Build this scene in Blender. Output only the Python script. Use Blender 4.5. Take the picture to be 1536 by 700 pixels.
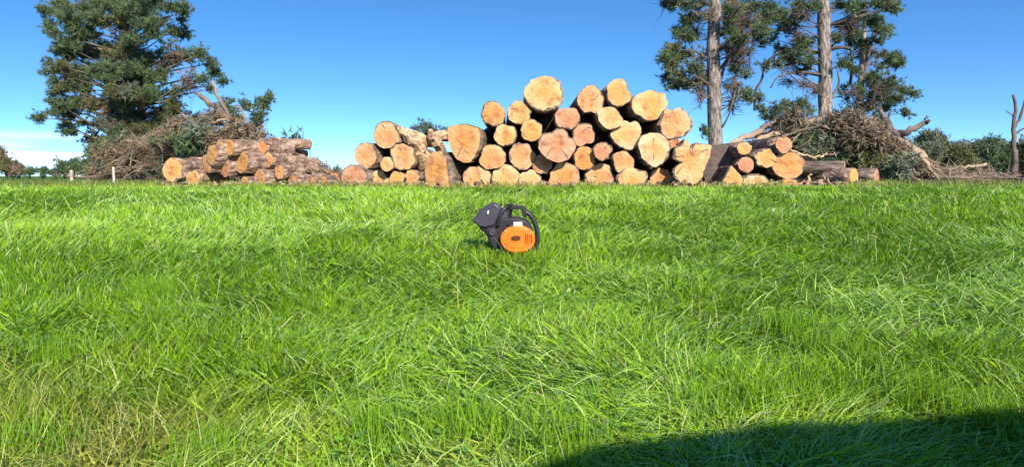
import bpy, math, random
import numpy as np
from mathutils import Vector, Matrix, Euler
R = math.radians
random.seed(7)
rng = np.random.default_rng(11)
sc = bpy.context.scene
for o in list(bpy.data.objects):
    bpy.data.objects.remove(o)

# ------------------------------------------------------------------ camera
F = 1100.0; CX = 768.0; HY = 262.0; CZ = 1.0      # focal length in photo pixels, horizon row, eye height
cam_d = bpy.data.cameras.new('camera'); cam = bpy.data.objects.new('camera', cam_d)
sc.collection.objects.link(cam); sc.camera = cam
cam.location = (0, 0, CZ); cam.rotation_euler = (R(90), 0, 0)
cam_d.sensor_width = 36; cam_d.lens = F / 1536 * 36
cam_d.shift_y = -(350 - HY) / 1536
cam_d.clip_start = 0.05; cam_d.clip_end = 6000

# ------------------------------------------------------------------ world, sun, exposure
SUN_EL, SUN_AZ = 32.0, 22.0      # degrees; azimuth measured from straight behind the camera towards the right
sdir = Vector((math.sin(R(SUN_AZ)) * math.cos(R(SUN_EL)), -math.cos(R(SUN_AZ)) * math.cos(R(SUN_EL)), math.sin(R(SUN_EL))))
w = bpy.data.worlds.new('World'); sc.world = w; w.use_nodes = True
nt = w.node_tree; nt.nodes.clear()
out = nt.nodes.new('ShaderNodeOutputWorld'); bg = nt.nodes.new('ShaderNodeBackground')
sky = nt.nodes.new('ShaderNodeTexSky'); sky.sky_type = 'NISHITA'; sky.sun_disc = False
sky.sun_elevation = R(SUN_EL); sky.sun_rotation = R(180 - SUN_AZ)
sky.altitude = 0; sky.air_density = 1.0; sky.dust_density = 0.3; sky.ozone_density = 3.0
tc = nt.nodes.new('ShaderNodeTexCoord')
svm = nt.nodes.new('ShaderNodeMapping'); svm.inputs['Scale'].default_value = (1, 1, 2.6); svm.inputs['Location'].default_value = (0, 0, 0.10)
nt.links.new(tc.outputs['Generated'], svm.inputs[0]); nrm = nt.nodes.new('ShaderNodeVectorMath'); nrm.operation = 'NORMALIZE'
nt.links.new(svm.outputs[0], nrm.inputs[0]); nt.links.new(nrm.outputs[0], sky.inputs[0])
mp = nt.nodes.new('ShaderNodeMapping'); mp.inputs['Scale'].default_value = (1.5, 1.5, 22)
nz = nt.nodes.new('ShaderNodeTexNoise'); nz.inputs['Scale'].default_value = 2.2; nz.inputs['Detail'].default_value = 6
nt.links.new(tc.outputs['Generated'], mp.inputs[0]); nt.links.new(mp.outputs[0], nz.inputs[0])
sep = nt.nodes.new('ShaderNodeSeparateXYZ'); nt.links.new(tc.outputs['Generated'], sep.inputs[0])
def mr(a, b, c, d, src):
    m = nt.nodes.new('ShaderNodeMapRange'); m.interpolation_type = 'SMOOTHSTEP'
    for i, v in zip((1, 2, 3, 4), (a, b, c, d)): m.inputs[i].default_value = v
    nt.links.new(src, m.inputs[0]); return m.outputs[0]
def mul(a, b):
    m = nt.nodes.new('ShaderNodeMath'); m.operation = 'MULTIPLY'; nt.links.new(a, m.inputs[0])
    if isinstance(b, float): m.inputs[1].default_value = b
    else: nt.links.new(b, m.inputs[1])
    return m.outputs[0]
cl = mul(mul(mr(0.42, 0.62, 0, 1, nz.outputs[0]), mr(0.030, 0.055, 1, 0, sep.outputs[2])), mul(mr(-0.25, -0.55, 0, 1, sep.outputs[0]), 0.6))
mix = nt.nodes.new('ShaderNodeMixRGB'); mix.inputs[2].default_value = (9.5, 9.8, 10.6, 1)
hsv = nt.nodes.new('ShaderNodeHueSaturation'); hsv.inputs['Saturation'].default_value = 1.26; hsv.inputs['Value'].default_value = 1.35
nt.links.new(sky.outputs[0], hsv.inputs['Color'])
nt.links.new(cl, mix.inputs[0]); nt.links.new(hsv.outputs[0], mix.inputs[1])
nt.links.new(mix.outputs[0], bg.inputs[0]); bg.inputs[1].default_value = 0.13
nt.links.new(bg.outputs[0], out.inputs[0])
sl = bpy.data.lights.new('sun', 'SUN'); sl.energy = 5.0; sl.angle = R(0.53); sl.color = (1, 0.93, 0.82)
so = bpy.data.objects.new('sun', sl); sc.collection.objects.link(so)
so.rotation_euler = sdir.to_track_quat('Z', 'Y').to_euler(); so.location = sdir * 30
sc.view_settings.view_transform = 'Standard'; sc.view_settings.look = 'None'
sc.view_settings.gamma = 1; sc.view_settings.use_curve_mapping = False
sc.view_settings.exposure = 0.75
sc.cycles.use_denoising = True
sc.cycles.max_bounces = 6; sc.cycles.transparent_max_bounces = 6

# ------------------------------------------------------------------ helpers
def at(px, py, d):
    return Vector(((px - CX) / F * d, d, CZ + (HY - py) / F * d))
class VN:
    """value noise on a wrapped grid"""
    def __init__(s, seed, n=64):
        s.g = np.random.default_rng(seed).random((n, n)); s.n = n
    def __call__(s, x, y):
        x = np.asarray(x, float); y = np.asarray(y, float)
        xi = np.floor(x).astype(int); yi = np.floor(y).astype(int)
        u = x - xi; v = y - yi; u = u * u * (3 - 2 * u); v = v * v * (3 - 2 * v); n = s.n
        a = s.g[xi % n, yi % n]; b = s.g[(xi + 1) % n, yi % n]; c = s.g[xi % n, (yi + 1) % n]; d = s.g[(xi + 1) % n, (yi + 1) % n]
        return (a * (1 - u) + b * u) * (1 - v) + (c * (1 - u) + d * u) * v
N1, N2, N3, N4, N5 = VN(1), VN(2), VN(3), VN(4), VN(5)
gy = np.array([-60, -6, 0, 1.9, 4.8, 8, 10.3, 12, 16, 30, 100, 400, 3000], float)
gz = np.array([-1.6, -1.12, -0.98, -0.84, -0.56, -0.345, -0.235, -0.245, -0.31, -0.42, -0.65, -1.6, -6], float)
fy = np.linspace(-60, 60, 1201); fz = np.interp(fy, gy, gz)
fz[20:-20] = np.convolve(fz, np.ones(9) / 9, 'same')[20:-20]
HOL = []            # hollows in the turf: x, y, rx, ry, depth
def base_z(y):
    y = np.asarray(y, float)
    return np.where(np.abs(y) < 55, np.interp(y, fy, fz), np.interp(y, gy, gz)) + CZ
def gr(x, y):
    x = np.asarray(x, float); y = np.asarray(y, float)
    f = np.clip(1 - np.maximum(0, np.abs(y) - 9) / 3, 0.15, 1)
    z = base_z(y) + f * (0.05 * (N1(x * 0.9 + 5, y * 0.9) - .5) + 0.035 * (N2(x * 2.4, y * 2.4 + 9) - .5))
    for hx, hy, rx, ry, dp in HOL:
        z = z - dp * np.exp(-((x - hx) / rx) ** 2 - ((y - hy) / ry) ** 2)
    return z
def ground_hit(px, py, lift=0.08):
    ys = np.linspace(1.0, 11, 2000); zz = CZ + (HY - py) / F * ys
    i = int(np.argmin(np.abs(base_z(ys) + lift - zz))); return (px - CX) / F * ys[i], ys[i]
for px, py, rx, ry, dp in ((890, 425, .30, .16, .07), (1430, 478, .30, .14, .08), (150, 322, .5, .28, .06), (395, 590, .14, .10, .05), (640, 560, .25, .08, .03), (970, 380, .35, .2, .05), (1185, 360, .4, .2, .04), (930, 590, .12, .10, .04)):
    x, y = ground_hit(px, py); HOL.append((x, y, rx, ry, dp))

def node_mat(name, rough=0.8, spec=0.3):
    m = bpy.data.materials.new(name); m.use_nodes = True
    p = m.node_tree.nodes['Principled BSDF']; p.inputs['Roughness'].default_value = rough
    p.inputs['Specular IOR Level'].default_value = spec
    return m, m.node_tree, p
def noise_mat(name, c1, c2, scale=8, rough=0.85, bump=0.3, stretch=(1, 1, 1), lo=0.35, hi=0.65, spec=0.3, detail=6, c3=None, bscale=None, bdist=0.02, coord='Object'):
    m, t, p = node_mat(name, rough, spec)
    c = t.nodes.new('ShaderNodeTexCoord'); mp = t.nodes.new('ShaderNodeMapping'); mp.inputs['Scale'].default_value = stretch
    n = t.nodes.new('ShaderNodeTexNoise'); n.inputs['Scale'].default_value = scale; n.inputs['Detail'].default_value = detail
    r = t.nodes.new('ShaderNodeValToRGB'); r.color_ramp.elements[0].position = lo; r.color_ramp.elements[1].position = hi
    r.color_ramp.elements[0].color = (*c1, 1); r.color_ramp.elements[1].color = (*c2, 1)
    if c3:
        e = r.color_ramp.elements.new((lo + hi) / 2); e.color = (*c3, 1)
    t.links.new(c.outputs[coord], mp.inputs[0]); t.links.new(mp.outputs[0], n.inputs[0]); t.links.new(n.outputs[0], r.inputs[0])
    t.links.new(r.outputs[0], p.inputs['Base Color'])
    if bump:
        n2 = t.nodes.new('ShaderNodeTexNoise'); n2.inputs['Scale'].default_value = bscale or scale * 2; n2.inputs['Detail'].default_value = 8
        t.links.new(mp.outputs[0], n2.inputs[0])
        b = t.nodes.new('ShaderNodeBump'); b.inputs['Strength'].default_value = bump; b.inputs['Distance'].default_value = bdist
        t.links.new(n2.outputs[0], b.inputs['Height']); t.links.new(b.outputs[0], p.inputs['Normal'])
    return m
def plain(name, col, rough=0.5, spec=0.4, metal=0.0):
    m = noise_mat(name, tuple(v * .8 for v in col), tuple(min(1, v * 1.15) for v in col), 14, rough, 0.08, spec=spec, bdist=0.004)
    m.node_tree.nodes['Principled BSDF'].inputs['Metallic'].default_value = metal
    return m
def leaf_mat(name, transl=0.3, gloss=0.12, rough=0.45):
    m = bpy.data.materials.new(name); m.use_nodes = True; t = m.node_tree; t.nodes.clear()
    o = t.nodes.new('ShaderNodeOutputMaterial'); a = t.nodes.new('ShaderNodeAttribute'); a.attribute_name = 'tint'
    d = t.nodes.new('ShaderNodeBsdfDiffuse'); tr = t.nodes.new('ShaderNodeBsdfTranslucent'); g = t.nodes.new('ShaderNodeBsdfGlossy')
    g.inputs['Roughness'].default_value = rough
    hs = t.nodes.new('ShaderNodeHueSaturation'); hs.inputs['Hue'].default_value = 0.485; hs.inputs['Value'].default_value = 1.3
    t.links.new(a.outputs['Color'], d.inputs[0]); t.links.new(a.outputs['Color'], hs.inputs['Color']); t.links.new(hs.outputs[0], tr.inputs[0])
    m1 = t.nodes.new('ShaderNodeMixShader'); m1.inputs[0].default_value = transl
    m2 = t.nodes.new('ShaderNodeMixShader'); fr = t.nodes.new('ShaderNodeFresnel'); fr.inputs[0].default_value = 1.4
    mm = t.nodes.new('ShaderNodeMath'); mm.operation = 'MULTIPLY'; mm.inputs[1].default_value = gloss * 8; mm.use_clamp = True
    t.links.new(fr.outputs[0], mm.inputs[0]); t.links.new(mm.outputs[0], m2.inputs[0])
    t.links.new(d.outputs[0], m1.inputs[1]); t.links.new(tr.outputs[0], m1.inputs[2]); t.links.new(m1.outputs[0], m2.inputs[1]); t.links.new(g.outputs[0], m2.inputs[2])
    t.links.new(m2.outputs[0], o.inputs[0]); return m

def link(name, me, mat=None, parent=None):
    o = bpy.data.objects.new(name, me); sc.collection.objects.link(o)
    if mat: me.materials.append(mat)
    if parent: o.parent = parent
    return o
def tag(o, label=None, cat=None, group=None, kind=None):
    if label: o['label'] = label
    if cat: o['category'] = cat
    if group: o['group'] = group
    if kind: o['kind'] = kind
    return o
def empty(name, loc, rz=0, **k):
    o = bpy.data.objects.new(name, None); sc.collection.objects.link(o); o.location = loc; o.rotation_euler.z = rz
    o.empty_display_size = 0.2
    return tag(o, **k)
def np_mesh(name, V, Q, tint=None, T=None, smooth=False):
    """V verts (n,3); Q quads (m,4); T tris; tint per-vertex rgb"""
    me = bpy.data.meshes.new(name)
    Q = np.zeros((0, 4), int) if Q is None else Q; T = np.zeros((0, 3), int) if T is None else T
    nl = Q.size + T.size; nf = len(Q) + len(T)
    me.vertices.add(len(V)); me.vertices.foreach_set('co', np.ascontiguousarray(V, np.float32).ravel())
    me.loops.add(nl); me.loops.foreach_set('vertex_index', np.concatenate([Q.ravel(), T.ravel()]).astype(np.int32))
    me.polygons.add(nf)
    ls = np.concatenate([np.arange(len(Q)) * 4, Q.size + np.arange(len(T)) * 3]).astype(np.int32)
    me.polygons.foreach_set('loop_start', ls)
    if smooth: me.polygons.foreach_set('use_smooth', np.ones(nf, bool))
    me.update(calc_edges=True)
    if tint is not None:
        at_ = me.color_attributes.new('tint', 'FLOAT_COLOR', 'POINT')
        c = np.ones((len(V), 4), np.float32); c[:, :3] = tint; at_.data.foreach_set('color', c.ravel())
    return me
class MB:
    def __init__(s): s.v = []; s.f = []
    def add(s, vs, fs):
        b = len(s.v); s.v += [tuple(v) for v in vs]; s.f += [tuple(i + b for i in f) for f in fs]
    def tube(s, path, rad, n=6, cap=True):
        path = [Vector(p) for p in path]; vs = []; up = Vector((0.13, 0.21, 1)); prev = None
        for i, p in enumerate(path):
            t = (path[min(i + 1, len(path) - 1)] - path[max(i - 1, 0)]).normalized()
            if prev is None:
                a = t.cross(up)
                if a.length < .1: a = t.cross(Vector((1, 0, 0)))
            else: a = prev - t * prev.dot(t)
            a.normalize(); prev = a; b = t.cross(a)
            r = rad[i] if hasattr(rad, '__len__') else rad
            for k in range(n):
                an = 2 * math.pi * k / n; vs.append(p + (a * math.cos(an) + b * math.sin(an)) * r)
        fs = [(i * n + k, i * n + (k + 1) % n, (i + 1) * n + (k + 1) % n, (i + 1) * n + k) for i in range(len(path) - 1) for k in range(n)]
        if cap: fs += [tuple(range(n))[::-1], tuple((len(path) - 1) * n + k for k in range(n))]
        s.add(vs, fs)
    def box(s, c, size, rot=None):
        m = Euler(rot).to_matrix() if rot else Matrix.Identity(3); c = Vector(c)
        vs = [c + m @ Vector((x * size[0] / 2, y * size[1] / 2, z * size[2] / 2)) for x in (-1, 1) for y in (-1, 1) for z in (-1, 1)]
        s.add(vs, [(0, 1, 3, 2), (4, 6, 7, 5), (0, 4, 5, 1), (2, 3, 7, 6), (0, 2, 6, 4), (1, 5, 7, 3)])
    def prism(s, pts, y0, y1):
        """outline in x,z extruded along y"""
        n = len(pts); s.add([(x, y0, z) for x, z in pts] + [(x, y1, z) for x, z in pts],
              [tuple(range(n)), tuple(range(2 * n - 1, n - 1, -1))] + [(i, i + n, (i + 1) % n + n, (i + 1) % n) for i in range(n)])
    def build(s, name, mat, parent=None, smooth=True, bevel=0, loc=None):
        me = bpy.data.meshes.new(name); me.from_pydata(s.v, [], s.f); me.update()
        if smooth:
            me.polygons.foreach_set('use_smooth', [True] * len(me.polygons))
        o = link(name, me, mat, parent)
        if bevel:
            b = o.modifiers.new('b', 'BEVEL'); b.width = bevel; b.segments = 2; b.limit_method = 'ANGLE'; b.angle_limit = R(35)
            try: me.set_sharp_from_angle(angle=R(40))
            except Exception: pass
        if loc: o.location = loc
        return o
def lerp_path(pts, k=4):
    """Catmull-Rom through points (tuples of any length)"""
    P = [np.array(p, float) for p in pts]; P = [2 * P[0] - P[1]] + P + [2 * P[-1] - P[-2]]; o = []
    for i in range(1, len(P) - 2):
        for j in range(k):
            t = j / k
            o.append(0.5 * ((2 * P[i]) + (-P[i - 1] + P[i + 1]) * t + (2 * P[i - 1] - 5 * P[i] + 4 * P[i + 1] - P[i + 2]) * t * t + (-P[i - 1] + 3 * P[i] - 3 * P[i + 1] + P[i + 2]) * t ** 3))
    o.append(P[-2]); return o

# ------------------------------------------------------------------ ground sheet
xs = np.unique(np.concatenate([np.linspace(-14, 14, 281), np.linspace(-60, 60, 121), np.array([-3000, -1500, -700, -300, -150, -100, 100, 150, 300, 700, 1500, 3000.])]))
ys = np.unique(np.concatenate([np.linspace(-4, 14, 181), np.linspace(-40, 60, 101), np.array([-2000, -600, -200, -80, 80, 110, 150, 220, 320, 500, 900, 1600, 3000.])]))
X, Y = np.meshgrid(xs, ys, indexing='ij'); Z = gr(X, Y)
nx, ny = X.shape; V = np.stack([X.ravel(), Y.ravel(), Z.ravel()], 1)
i = np.arange(nx - 1)[:, None] * ny + np.arange(ny - 1)[None]; Q = np.stack([i, i + ny, i + ny + 1, i + 1], -1).reshape(-1, 4)
m_ground = noise_mat('turf', (0.035, 0.07, 0.010), (0.10, 0.19, 0.022), 3.5, 0.95, 0.6, c3=(0.07, 0.13, 0.016), bscale=40, bdist=0.05, detail=9, spec=0.1)
g = link('ground', np_mesh('ground', V, Q, smooth=True), m_ground); tag(g, kind='structure')

# ------------------------------------------------------------------ grass
def grass():
    CV, CQ, CT = [], [], []; base = 0
    LV = 5
    def batch(x, y, L, wd, az, t0, t1, tint, tw=None, zoff=0.0):
        nonlocal base
        n = len(x); z = gr(x, y) + zoff
        s = np.linspace(0, 1, LV); ang = t0[:, None] + (t1 - t0)[:, None] * s[None] ** 1.2
        seg = L[:, None] / (LV - 1)
        dh = np.sin(ang) * seg; dz = np.cos(ang) * seg
        h = np.concatenate([np.zeros((n, 1)), np.cumsum(dh[:, :-1], 1)], 1); v = np.concatenate([np.zeros((n, 1)), np.cumsum(dz[:, :-1], 1)], 1)
        azz = az[:, None] + (0 if tw is None else tw[:, None] * s[None])
        px = x[:, None] + np.cos(azz) * h; py = y[:, None] + np.sin(azz) * h; pz = z[:, None] + v
        pz = np.maximum(pz, z[:, None] + 0.004 + 0.01 * s[None])
        wa = az + math.pi / 2 + rng.normal(0, .5, n)
        prof = np.array([0.7, 1.0, 0.9, 0.6, 0.06]); ww = wd[:, None] * prof[None] / 2
        ox = np.cos(wa)[:, None] * ww; oy = np.sin(wa)[:, None] * ww; oz = (rng.normal(0, .45, n))[:, None] * ww
        A = np.stack([px - ox, py - oy, pz - oz], -1); B = np.stack([px + ox, py + oy, pz + oz], -1)
        V = np.stack([A, B], 2).reshape(n * LV * 2, 3)
        b = base + np.arange(n)[:, None] * LV * 2 + np.arange(LV - 1)[None] * 2
        CQ.append(np.stack([b, b + 1, b + 3, b + 2], -1).reshape(-1, 4)); CV.append(V)
        CT.append(np.repeat(tint, LV * 2, axis=0)); base += n * LV * 2
    # main sward: density falls with distance
    def scatter(n_try, y0, y1, rho):
        y = rng.uniform(y0, y1, n_try); keep = rng.random(n_try) < (rho(y) * (1.5 * np.abs(y) + 5)) / M[0]; y = y[keep]
        x = rng.uniform(-.5, .5, len(y)) * (1.5 * np.abs(y) + 5); return x, y
    rho = lambda y: 11000 * np.minimum(1, (2.0 / np.maximum(np.abs(y), .1)) ** 1.35) * np.where(y < 0.8, 0.12, 1)
    yy = np.linspace(-2.0, 12.4, 300); M = [float((rho(yy) * (1.5 * np.abs(yy) + 5)).max())]
    n_try = int(M[0] * 14.4); x, y = scatter(n_try, -2.0, 12.4, rho)
    d = np.hypot(x, y)
    # tuft attraction
    cx_ = np.round(x / 0.055 + N3(x * 3, y * 3) * 2) * 0.055; cy_ = np.round(y / 0.055 + N4(x * 3, y * 3) * 2) * 0.055
    k = 0.35 * rng.random(len(x)); x = x + (cx_ - x) * k; y = y + (cy_ - y) * k
    n = len(x)
    flow = (N1(x * .55 + 3, y * .55) * 2.6 - 1.3) * math.pi + (N2(x * 1.7, y * 1.7) - .5) * 2.6 + (N5(x * 4.5, y * 4.5) - .5) * 3.0
    hz = np.exp(-((x + .05) / 1.1) ** 2 - ((y - 2.7) / 1.2) ** 2) + .7 * np.exp(-((x - .55) / .6) ** 2 - ((y - 4.2) / .5) ** 2) + .8 * np.exp(-((x - 2.0) / .9) ** 2 - ((y - 3.6) / .5) ** 2)
    hz = np.clip(hz, 0, 1); tgt = (N4(x * 1.1, y * 1.1 + 3) - .5) * 1.5 + np.where(N5(x * .9, y * 1.9) > .5, 0, math.pi)
    flow = flow * (1 - hz) + tgt * hz
    lodge = .45 * hz + np.clip((N3(x * .8 + 7, y * .8 + 2) * .35 + N4(x * 2.1, y * 2.1) * .35 + N1(x * 5.2, y * 5.2) * .3 - .30) * 2.8, 0, 1)
    patch = N5(x * .7 + 1, y * .7 + 8); fine = N2(x * 3.1 + 4, y * 3.1)
    az = flow + rng.normal(0, .7, n) + (rng.random(n) < .35) * rng.uniform(-3, 3, n)
    t0 = R(8) + lodge * R(30) + np.abs(rng.normal(0, R(12), n)); t1 = R(40) + lodge * R(52) + rng.normal(0, R(16), n)
    L = rng.uniform(.05, .135, n) * (0.45 + .65 * fine + .5 * N4(x * 7.3, y * 7.3)) * (1 + .35 * lodge)
    L *= np.interp(y, [0, 2.2, 4.5, 12], [1, 1, .78, .68])
    wd = rng.uniform(.0030, .0060, n) * np.clip(y / 3.6, 1, 2.4)
    mixv = np.clip(.5 + (patch - .5) * 1.1 + (fine - .5) * .5 + rng.normal(0, .42, n), 0, 1)[:, None]
    gA = np.array([0.125, 0.265, 0.008]); gB = np.array([0.285, 0.470, 0.020])
    tint = gA * (1 - mixv) + gB * mixv
    palm = rng.random(n) < .10; tint[palm] = np.array([0.46, 0.60, 0.20]) * rng.uniform(.7, 1.1, (palm.sum(), 1))
    dry = rng.random(n) < 0.02 + .05 * np.clip(patch - .6, 0, 1)
    tint[dry] = np.array([0.38, 0.36, 0.14]) * rng.uniform(.6, 1, (dry.sum(), 1))
    for px, py, rr, c in ((30, 620, .26, (.42, .36, .10)), (190, 620, .22, (.50, .42, .10)), (10, 540, .25, (.36, .36, .10)), (170, 680, .30, (.40, .36, .09)), (700, 700, .14, (.38, .38, .10)), (780, 665, .12, (.42, .42, .08)), (1180, 620, .20, (.36, .50, .02)), (640, 440, .30, (.33, .50, .02)), (420, 640, .16, (.42, .42, .08))):
        hx, hy = ground_hit(px, py); wgt = (np.exp(-((x - hx) / rr) ** 2 - ((y - hy) / rr) ** 2) * rng.uniform(.1, 1.1, n))[:, None]; wgt = np.clip(wgt, 0, .85)
        tint = tint * (1 - wgt) + np.array(c) * rng.uniform(.6, 1.2, (n, 1)) * wgt
    blu = rng.random(n) < .09; tint[blu] = np.array([0.05, 0.13, 0.018]) * rng.uniform(.8, 1.3, (blu.sum(), 1))
    batch(x, y, L, wd, az, t0, t1, tint, rng.normal(0, .5, n))
    # long lodged leaves streaming over the sward
    def place(n, y0, y1, p=1.0):
        yy = y0 + (y1 - y0) * rng.random(n) ** p; return rng.uniform(-.5, .5, n) * (1.5 * yy + 3), yy
    x, y = place(24000, 1.2, 11.5, 1.3); n = len(x)
    flow = (N1(x * .55 + 3, y * .55) * 2.6 - 1.3) * math.pi + (N2(x * 1.7, y * 1.7) - .5) * 1.8
    hz = np.clip(np.exp(-((x - .15) / .8) ** 2 - ((y - 2.6) / 1.0) ** 2) + np.exp(-((x - 2.0) / .9) ** 2 - ((y - 3.6) / .5) ** 2), 0, 1)
    flow = flow * (1 - hz) + np.where(rng.random(n) > .5, 0, math.pi) * hz
    mixv = rng.random(n)[:, None]
    batch(x, y, rng.uniform(.08, .22, n) * np.interp(y, [0, 3, 6, 12], [1, 1, .7, .6]), rng.uniform(.0025, .0045, n) * np.clip(y / 4, 1, 2), flow + rng.normal(0, .3, n), R(25) + rng.random(n) * R(25), R(80) + rng.random(n) * R(18),
          np.array([0.16, 0.33, 0.02]) * (1 - mixv) + np.array([0.48, 0.62, 0.18]) * mixv, rng.normal(0, .3, n), .02)
    # upright brighter tufts
    spots = [ground_hit(px, py) for px, py in ((1150, 590), (1215, 570), (1090, 560), (1060, 600), (800, 650), (560, 640), (1500, 610), (1180, 480), (90, 520), (700, 640), (320, 660), (860, 680), (40, 640), (1380, 580), (1260, 520), (230, 430))]
    sx = np.concatenate([rng.normal(a, .07, 420) for a, b in spots]); sy = np.concatenate([rng.normal(b, .06, 420) for a, b in spots]); n = len(sx)
    batch(sx, sy, rng.uniform(.07, .17, n), rng.uniform(.0025, .0042, n), rng.uniform(0, 6.28, n), np.abs(rng.normal(0, R(10), n)), R(18) + np.abs(rng.normal(0, R(22), n)),
          np.array([0.18, 0.34, 0.02]) * rng.uniform(.7, 1.2, (n, 1)), rng.normal(0, .3, n))
    # blades standing against the saw
    n = 900; sx = rng.uniform(-.26, .22, n); sy = rng.uniform(4.60, 4.74, n); far = rng.random(n) < .3; sx[far] = rng.choice([-.22, .20], far.sum()) + rng.normal(0, .04, far.sum()); sy[far] += .15
    batch(sx, sy, rng.uniform(.05, .135, n), rng.uniform(.0035, .006, n), rng.uniform(0, 6.28, n), np.abs(rng.normal(0, R(14), n)), R(25) + np.abs(rng.normal(0, R(25), n)), np.array([0.22, 0.38, 0.02]) * rng.uniform(.5, 1.25, (n, 1)), rng.normal(0, .3, n))
    # straw-coloured dry stalks
    a = [ground_hit(px, py) for px, py in ((30, 600), (70, 660), (150, 640), (200, 600), (20, 680), (210, 680), (110, 560), (300, 690))]
    sx = np.concatenate([rng.normal(p, .10, 22) for p, q in a]); sy = np.concatenate([rng.normal(q, .10, 22) for p, q in a])
    x2, y2 = place(1500, 1.4, 9); sx = np.concatenate([sx, x2]); sy = np.concatenate([sy, y2]); n = len(sx)
    batch(sx, sy, rng.uniform(.09, .25, n), rng.uniform(.0016, .0028, n) * np.clip(sy / 4, 1, 1.8), rng.uniform(0, 6.28, n), np.abs(rng.normal(R(15), R(14), n)), R(30) + np.abs(rng.normal(0, R(30), n)),
          np.array([0.60, 0.58, 0.24]) * rng.uniform(.6, 1.15, (n, 1)), None, .0)
    # taller seed stalks and rank tufts along the foot of the stacks
    n = 5000; y = rng.uniform(10.7, 11.25, n); c_ = rng.integers(0, 90, n); x = (rng.uniform(-8, 8, 90)[c_] + rng.normal(0, .12, n))
    batch(x, y, rng.uniform(.08, .20, n), rng.uniform(.005, .010, n), rng.uniform(0, 6.28, n), np.abs(rng.normal(0, R(14), n)), R(25) + np.abs(rng.normal(0, R(25), n)), np.array([0.24, 0.34, 0.06]) * rng.uniform(.5, 1.2, (n, 1)) + np.array([.10, .04, .02]) * rng.random((n, 1)))
    # low broad clover-like leaves
    x, y = place(9000, 1.2, 6, 1.4); keep = N4(x * 1.3 + 2, y * 1.3) > .48; x = x[keep]; y = y[keep]; n = len(x)
    batch(x, y, rng.uniform(.02, .035, n), rng.uniform(.012, .022, n), rng.uniform(0, 6.28, n), R(55) + rng.random(n) * R(30), R(80) + rng.random(n) * R(20),
          np.array([0.10, 0.22, 0.02]) * rng.uniform(.7, 1.3, (n, 1)), None, rng.uniform(.03, .09, n))
    # rougher, sparser grass behind the crest
    nf = 60000; y = 12.2 + 34 * rng.random(nf) ** 2; x = rng.uniform(-.5, .5, nf) * (1.55 * y + 8); n = nf
    mixv = rng.random(n)[:, None]
    batch(x, y, rng.uniform(.10, .22, n), rng.uniform(.010, .018, n) * y / 14, rng.uniform(0, 6.28, n), R(5) + rng.random(n) * R(20), R(30) + rng.random(n) * R(40),
          np.array([0.08, 0.14, 0.02]) * (1 - mixv) + np.array([0.22, 0.24, 0.07]) * mixv)
    V = np.concatenate(CV); Q = np.concatenate(CQ); T = np.concatenate(CT)
    o = link('grass', np_mesh('grass', V, Q, T), leaf_mat('grass_blade', .25, .012, .5))
    tag(o, 'long green pasture grass lodged in swirls across the whole field', 'grass', kind='stuff')
grass()

# ------------------------------------------------------------------ materials
M_bark = noise_mat('log_bark', (0.07, 0.050, 0.038), (0.27, 0.20, 0.15), 5, .92, 1.0, (3, 0.8, 3), c3=(0.14, 0.10, 0.075), bscale=9, bdist=0.04)
M_bark_red = noise_mat('log_bark_red', (0.12, 0.065, 0.045), (0.46, 0.31, 0.22), 5, .92, 1.0, (3, 1.6, 3), c3=(0.25, 0.165, 0.12), bscale=9, bdist=0.04)
M_trunk = noise_mat('trunk_bark', (0.08, 0.065, 0.058), (0.36, 0.30, 0.265), 4.5, .95, 1.0, (3, 3, 0.9), c3=(0.20, 0.165, 0.145), bscale=6, bdist=0.05)
M_twig = noise_mat('dead_wood', (0.10, 0.068, 0.045), (0.38, 0.265, 0.175), 1.6, .95, 0.0, c3=(0.21, 0.155, 0.115))
M_twig_dark = noise_mat('branch_wood', (0.06, 0.045, 0.04), (0.20, 0.15, 0.125), 2.5, .95, 0.0)
M_split = noise_mat('splintered_wood', (0.26, 0.16, 0.09), (0.70, 0.48, 0.29), 6, .85, .8, (4, .8, 4), bdist=.03)
M_leaf = leaf_mat('needles', .18, .03, .5)
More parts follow.
